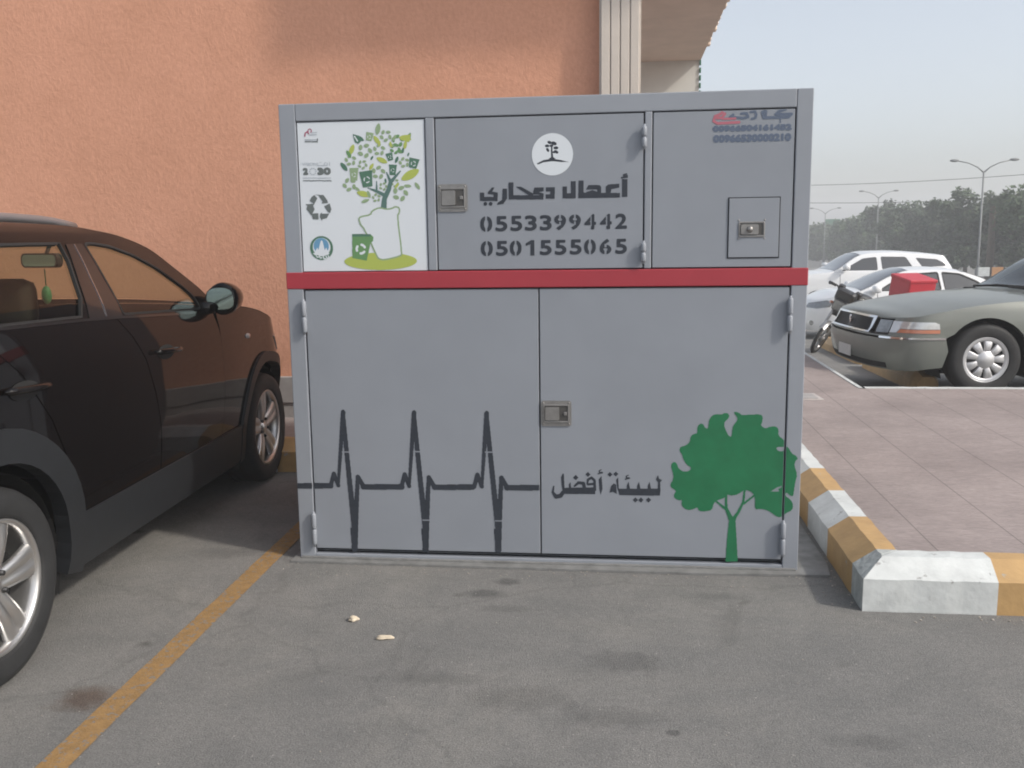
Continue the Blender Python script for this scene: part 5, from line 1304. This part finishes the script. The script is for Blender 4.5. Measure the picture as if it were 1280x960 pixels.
# ------------------------------------------------------------------ street lamps
def lamp(px, H, Y, arm, label):
    x = at_depth(px, 338, Y)[0]; z0 = gz(Y)
    o = thing('street_lamp', label, 'street lamp', (x, Y, z0), R_(2), 'twin-arm street lamps along the road')
    bm = B(); tube(bm, [(0, 0, 0), (0, 0, 1.2), (0, 0, H - .6)], [.08, .06, .045], 12); box(bm, -.12, .12, -.12, .12, 0, .8, .03); link('pole', bm, M['lamp_metal'], o)
    for sg in (-1, 1):
        bm = B(); tube(bm, [(0, 0, H - .65), (sg * arm * .25, 0, H - .35), (sg * arm * .6, 0, H - .12), (sg * arm, 0, H)], [.045, .035, .03, .028], 8); ar = link('arm', bm, M['lamp_metal'], o)
        bm = B(); b2 = B(); bmesh.ops.create_icosphere(b2, subdivisions=2, radius=1); b2.transform(Matrix.Translation((sg * (arm + .22), 0, H + .03)) @ Matrix.Diagonal((.27, .12, .085, 1))); merge(bm, b2, None, True); link('lamp_head', bm, M['lamp_metal'], ar)
lamp(1222, 6.75, 56, 1.4, 'nearest and tallest twin-arm street lamp in front of the dark trees')
lamp(1094, 7.4, 95, 1.4, 'middle twin-arm street lamp rising above the tree tops')
lamp(1029, 6.7, 118, 1.4, 'farthest and smallest twin-arm street lamp close to the cabinet edge')

# ------------------------------------------------------------------ trees
def leaf_cloud(bm, blobs, n, size, seed):
    rnd = random.Random(seed)
    tot = sum(b[3] ** 2 for b in blobs)
    for cx_, cy_, cz_, r, sq in blobs:
        k = int(n * r * r / tot)
        for _ in range(k):
            d = Vector((rnd.gauss(0, 1), rnd.gauss(0, 1), rnd.gauss(0, 1))).normalized()
            rad = r * (rnd.random() ** .35) * rnd.uniform(.75, 1.12)
            p = Vector((cx_, cy_, cz_)) + Vector((d.x * rad, d.y * rad, d.z * rad * sq))
            s_ = size * rnd.uniform(.6, 1.5)
            a = Vector((rnd.gauss(0, 1), rnd.gauss(0, 1), rnd.gauss(0, .7))).normalized(); b_ = a.orthogonal().normalized(); b_.rotate(Matrix.Rotation(rnd.uniform(0, 6.28), 3, a))
            c_ = a.cross(b_)
            v = [bm.verts.new(p + a * s_), bm.verts.new(p + b_ * s_ * .45), bm.verts.new(p - a * s_), bm.verts.new(p - b_ * s_ * .45)]
            f = bm.faces.new(v)
def make_tree(seed, H, spread, label, loc, size=.16, n=9000):
    rnd = random.Random(seed)
    o = thing('tree', label, 'tree', loc, rnd.uniform(0, 6), 'trees along the road')
    bm = B(); tops = []
    tube(bm, [(0, 0, -.1), (.04, 0, H * .2), (.0, .06, H * .42)], [.17, .13, .10], 10)
    blobs = []
    for k in range(7):
        a = rnd.uniform(0, 6.28); r = spread * rnd.uniform(.35, .75); z = H * rnd.uniform(.42, .8)
        tip = (r * math.cos(a), r * math.sin(a), z)
        tube(bm, [(0, .04, H * rnd.uniform(.25, .42)), (tip[0] * .5, tip[1] * .5, z * .8), tip], [.08, .05, .02], 7)
        blobs.append((*tip, spread * rnd.uniform(.32, .52), rnd.uniform(.7, 1.0)))
    tube(bm, [(0, .06, H * .4), (.05, 0, H * .7), (0, 0, H * .88)], [.09, .05, .02], 7)
    blobs += [(0, 0, H * .62, spread * .6, .9), (rnd.uniform(-.3, .3), rnd.uniform(-.3, .3), H * .84, spread * .36, 1.2)]
    for k in range(9):
        a = rnd.uniform(0, 6.28); r = spread * rnd.uniform(.5, 1.0); blobs.append((r * math.cos(a), r * math.sin(a), H * rnd.uniform(.22, .92), spread * rnd.uniform(.16, .28), rnd.uniform(.7, 1.2)))
    for k in range(8):
        a = k * .785; blobs.append((spread * .55 * math.cos(a), spread * .55 * math.sin(a), H * rnd.uniform(.14, .34), spread * rnd.uniform(.3, .42), .8))
    blobs.append((0, 0, H * .36, spread * .6, .7))
    for k in range(4): blobs.append((rnd.uniform(-.5, .5) * spread, rnd.uniform(-.5, .5) * spread, H * rnd.uniform(.9, 1.0), spread * .14, 1.6))
    link('trunk', bm, M['bark'], o)
    bm = B(); leaf_cloud(bm, blobs, n, size, seed); link('crown', bm, M['leaf'], o)
    return o
TR_ = [(1304, 58, 5.5, 2.7, 'dark leafy tree at the right edge, behind the grey green sedan'), (1259, 64, 5.2, 2.4, 'bushy dark tree just right of the nearest lamp post'),
       (1206, 72, 5.9, 2.7, 'tall tree directly left of the nearest lamp post'), (1168, 82, 5.5, 2.8, 'rounded tree behind the rear end of the white SUV'),
       (1136, 91, 5.9, 3.0, 'tree behind the middle of the white SUV roof'), (1110, 104, 6.5, 3.1, 'slightly taller tree just right of the middle lamp post'),
       (1082, 114, 5.7, 3.2, 'hazy tree just left of the middle lamp post'), (1058, 127, 5.3, 3.2, 'hazy tree between the middle and farthest lamp posts'),
       (1036, 140, 5.0, 3.5, 'pale hazy tree behind the farthest lamp post'), (1014, 152, 4.6, 3.8, 'small hazy tree next to the cabinet edge'), (985, 168, 4.6, 4.2, 'most distant tree, mostly behind the cabinet')]
for i, (px, Y, H, sp_, lb) in enumerate(TR_):
    x = at_depth(px, 338, Y)[0]; make_tree(100 + i, H, sp_, lb, (x, Y, gz(Y)), .085 + Y * .0010, 12500 if Y < 100 else 9000)
# date palm among them
x = at_depth(1236, 338, 60)[0]
palm = thing('palm_tree', 'small date palm with arching fronds by the nearest lamp post', 'palm', (x, 60, gz(60)))
bm = B(); tube(bm, [(0, 0, -.1), (.03, 0, 2), (0, 0, 4.4)], [.24, .2, .17], 10); link('trunk', bm, M['bark'], palm)
bm = B(); rnd = random.Random(5)
for k in range(34):
    a = rnd.uniform(0, 6.28); el = rnd.uniform(-.2, 1.35); L = rnd.uniform(1.5, 2.1); pts = []
    for i in range(9):
        t = i / 8; r = L * t * math.cos(el * (1 - .3 * t)); z = 4.4 + L * t * math.sin(el) - .75 * t * t * L * .6; pts.append(Vector((r * math.cos(a), r * math.sin(a), z)))
    side = Vector((-math.sin(a), math.cos(a), 0))
    for i in range(8):
        for sg in (-1, 1):
            for q in (0, .5):
                p = pts[i].lerp(pts[i + 1], q); d = (pts[i + 1] - pts[i]).normalized(); tip = p + (side * sg * .8 + d * .6 + Vector((0, 0, -.25))).normalized() * .34 * (1.1 - i / 9)
                bm.faces.new([bm.verts.new(p), bm.verts.new(p + d * .035), bm.verts.new(tip)])
link('crown', bm, M['leaf_palm'], palm)

# ------------------------------------------------------------------ small distant things
x, z = at_depth(1245, 338, 55)
brd = thing('road_barrier', 'low orange and white road barrier beyond the parked cars', 'barrier', (x, 55, gz(55)))
bm = B()
for k in range(3): box(bm, -.95 + k * .72, -.35 + k * .72, -.05, .05, .35, .85, .02, 0 if k % 2 else 1)
link('board', bm, [M['orange_board'], M['kerb_white']], brd)
bm = B()
for xx in (-.9, -.1, .9): box(bm, xx - .04, xx + .04, -.04, .04, 0, .95, .01); box(bm, xx - .06, xx + .06, -.3, .3, -.02, .06, .01)
link('leg', bm, M['lamp_metal'], brd)
x, z = at_depth(1041, 278, 150)
sg_ = thing('road_sign', 'small green road sign above the hazy trees near the cabinet edge', 'road sign', (x, 150, gz(150)))
bm = B(); box(bm, -1.1, 1.1, -.06, 0, z - gz(150) - .7, z - gz(150) + .5, .02); link('board', bm, M['green_sign'], sg_)
bm = B(); tube(bm, [(0, .1, 0), (0, .1, z - gz(150) + .3)], .1, 8); link('post', bm, M['lamp_metal'], sg_)
x, z = at_depth(1155, 262, 170)
twr = thing('distant_building', 'pale square building far behind the trees, between two lamp posts', 'building', (x, 172, gz(172)))
bm = B(); box(bm, -2.2, 2.2, -2, 2, 0, z + .2 - gz(172), .05); link('wall', bm, M['white_wall'], twr)
bm = B(); box(bm, -2.4, 2.4, -2.2, 2.2, z + .2 - gz(172), z + .5 - gz(172), .05); link('roof', bm, M['white_wall'], twr)
bm = B()
for k in range(2): box(bm, -1.5 + k * 1.8, -.5 + k * 1.8, -2.03, -1.99, z - 2.2 - gz(172), z - .8 - gz(172))
link('window', bm, M['glass_dark'], twr)
for lb, ya, yb in (('upper power line strung across the hazy sky', 232, 208), ('lower power line strung across the hazy sky', 252, 240)):
    a = at_depth(930, ya, 120); b_ = at_depth(1400, yb, 90)
    bm = B(); pts = []
    for i in range(25):
        t = i / 24; pts.append((a[0] + (b_[0] - a[0]) * t, 120 - 30 * t, a[1] + (b_[1] - a[1]) * t - 1.2 * 4 * t * (1 - t) * .4))
    tube(bm, pts, .03, 6); link('power_line', bm, M['cable'], None, label=lb, cat='cable')

# ------------------------------------------------------------------ pavement cover and crumbs
uc = thing('utility_cover', 'small square pale cover set in the pink paving', 'manhole cover', (1.52, 7.75, ZS), R_(3))
bm = B(); box(bm, -.105, .105, -.16, .16, .0, .006, .002); link('frame', bm, M['cover'], uc)
bm = B(); box(bm, -.07, .07, -.115, .115, .0062, .011, .002); link('lid', bm, M['skirting'], uc)
def crumb(name, px, py, sx, sy, sz, rot, label, cat):
    r = RC @ np.array([px - 640, -(py - 480), -FPX]); t = -CAM_H / r[2]; p = t * r
    bm = B(); bmesh.ops.create_icosphere(bm, subdivisions=3, radius=1); rr = random.Random(px)
    ph = [rr.uniform(0, 6) for _ in range(6)]
    for v in bm.verts:
        q = v.co; f_ = 1 + .16 * math.sin(q.x * 4 + ph[0]) + .13 * math.sin(q.y * 5 + ph[1]) + .1 * math.sin(q.z * 6 + ph[2])
        v.co = Vector((q.x * sx * f_, q.y * sy * f_, max(q.z, -.5) * sz * f_ + sz * .5))
    bm.transform(Matrix.Rotation(R_(rot), 4, 'Z'))
    link(name, bm, M['wood'], None, True, label=label, cat=cat, loc=(p[0], p[1], .002))
crumb('stone_chip', 442, 776, .022, .018, .012, 20, 'stubby cream chip on the asphalt, nearer the grey cabinet', 'stone')
crumb('stone_chip', 481, 799, .029, .014, .010, 10, 'long cream chip on the asphalt in front of the cabinet', 'stone')

bm = B(); rg = random.Random(3)
def pebble(x, y, z, q):
    b2 = B(); bmesh.ops.create_icosphere(b2, subdivisions=1, radius=q)
    for v in b2.verts: v.co = Vector((v.co.x * rg.uniform(.7, 1.4), v.co.y * rg.uniform(.7, 1.4), v.co.z * .6)) + Vector((x, y, z + q * .4))
    merge(bm, b2)
for _ in range(260):
    k = rg.random()
    if k < .35: pebble(rg.uniform(-1.6, 0.95), F - .05 - abs(rg.gauss(0, .10)), 0.0, rg.uniform(.0015, .0045))
    elif k < .6: pebble(rg.uniform(.98, 2.4), CY - .01 - abs(rg.gauss(0, .07)), 0.0, rg.uniform(.002, .006))
    elif k < .75: pebble(CX - .01 - abs(rg.gauss(0, .06)), rg.uniform(3.7, 5), 0.0, rg.uniform(.002, .006))
    else: pebble(rg.uniform(-2, 1.8), rg.uniform(2.0, 4.0), 0.0, rg.uniform(.0012, .0035))
link('grit', bm, M['grit'], kind='stuff')
# ------------------------------------------------------------------ haze
bm = B(); box(bm, -290, 290, -29, 400, -6.5, 14)
hz = bpy.data.materials.new('dusty air'); hz.use_nodes = True
ht = hz.node_tree; ht.nodes.clear(); ho = ht.nodes.new('ShaderNodeOutputMaterial'); pv = ht.nodes.new('ShaderNodeVolumePrincipled')
pv.inputs['Color'].default_value = (0.93, 0.95, 0.98, 1); pv.inputs['Density'].default_value = 0.0028; pv.inputs['Anisotropy'].default_value = 0.0
ht.links.new(pv.outputs[0], ho.inputs['Volume'])
try: hz.cycles.homogeneous_volume = True
except Exception: pass
link('haze', bm, hz, kind='stuff')
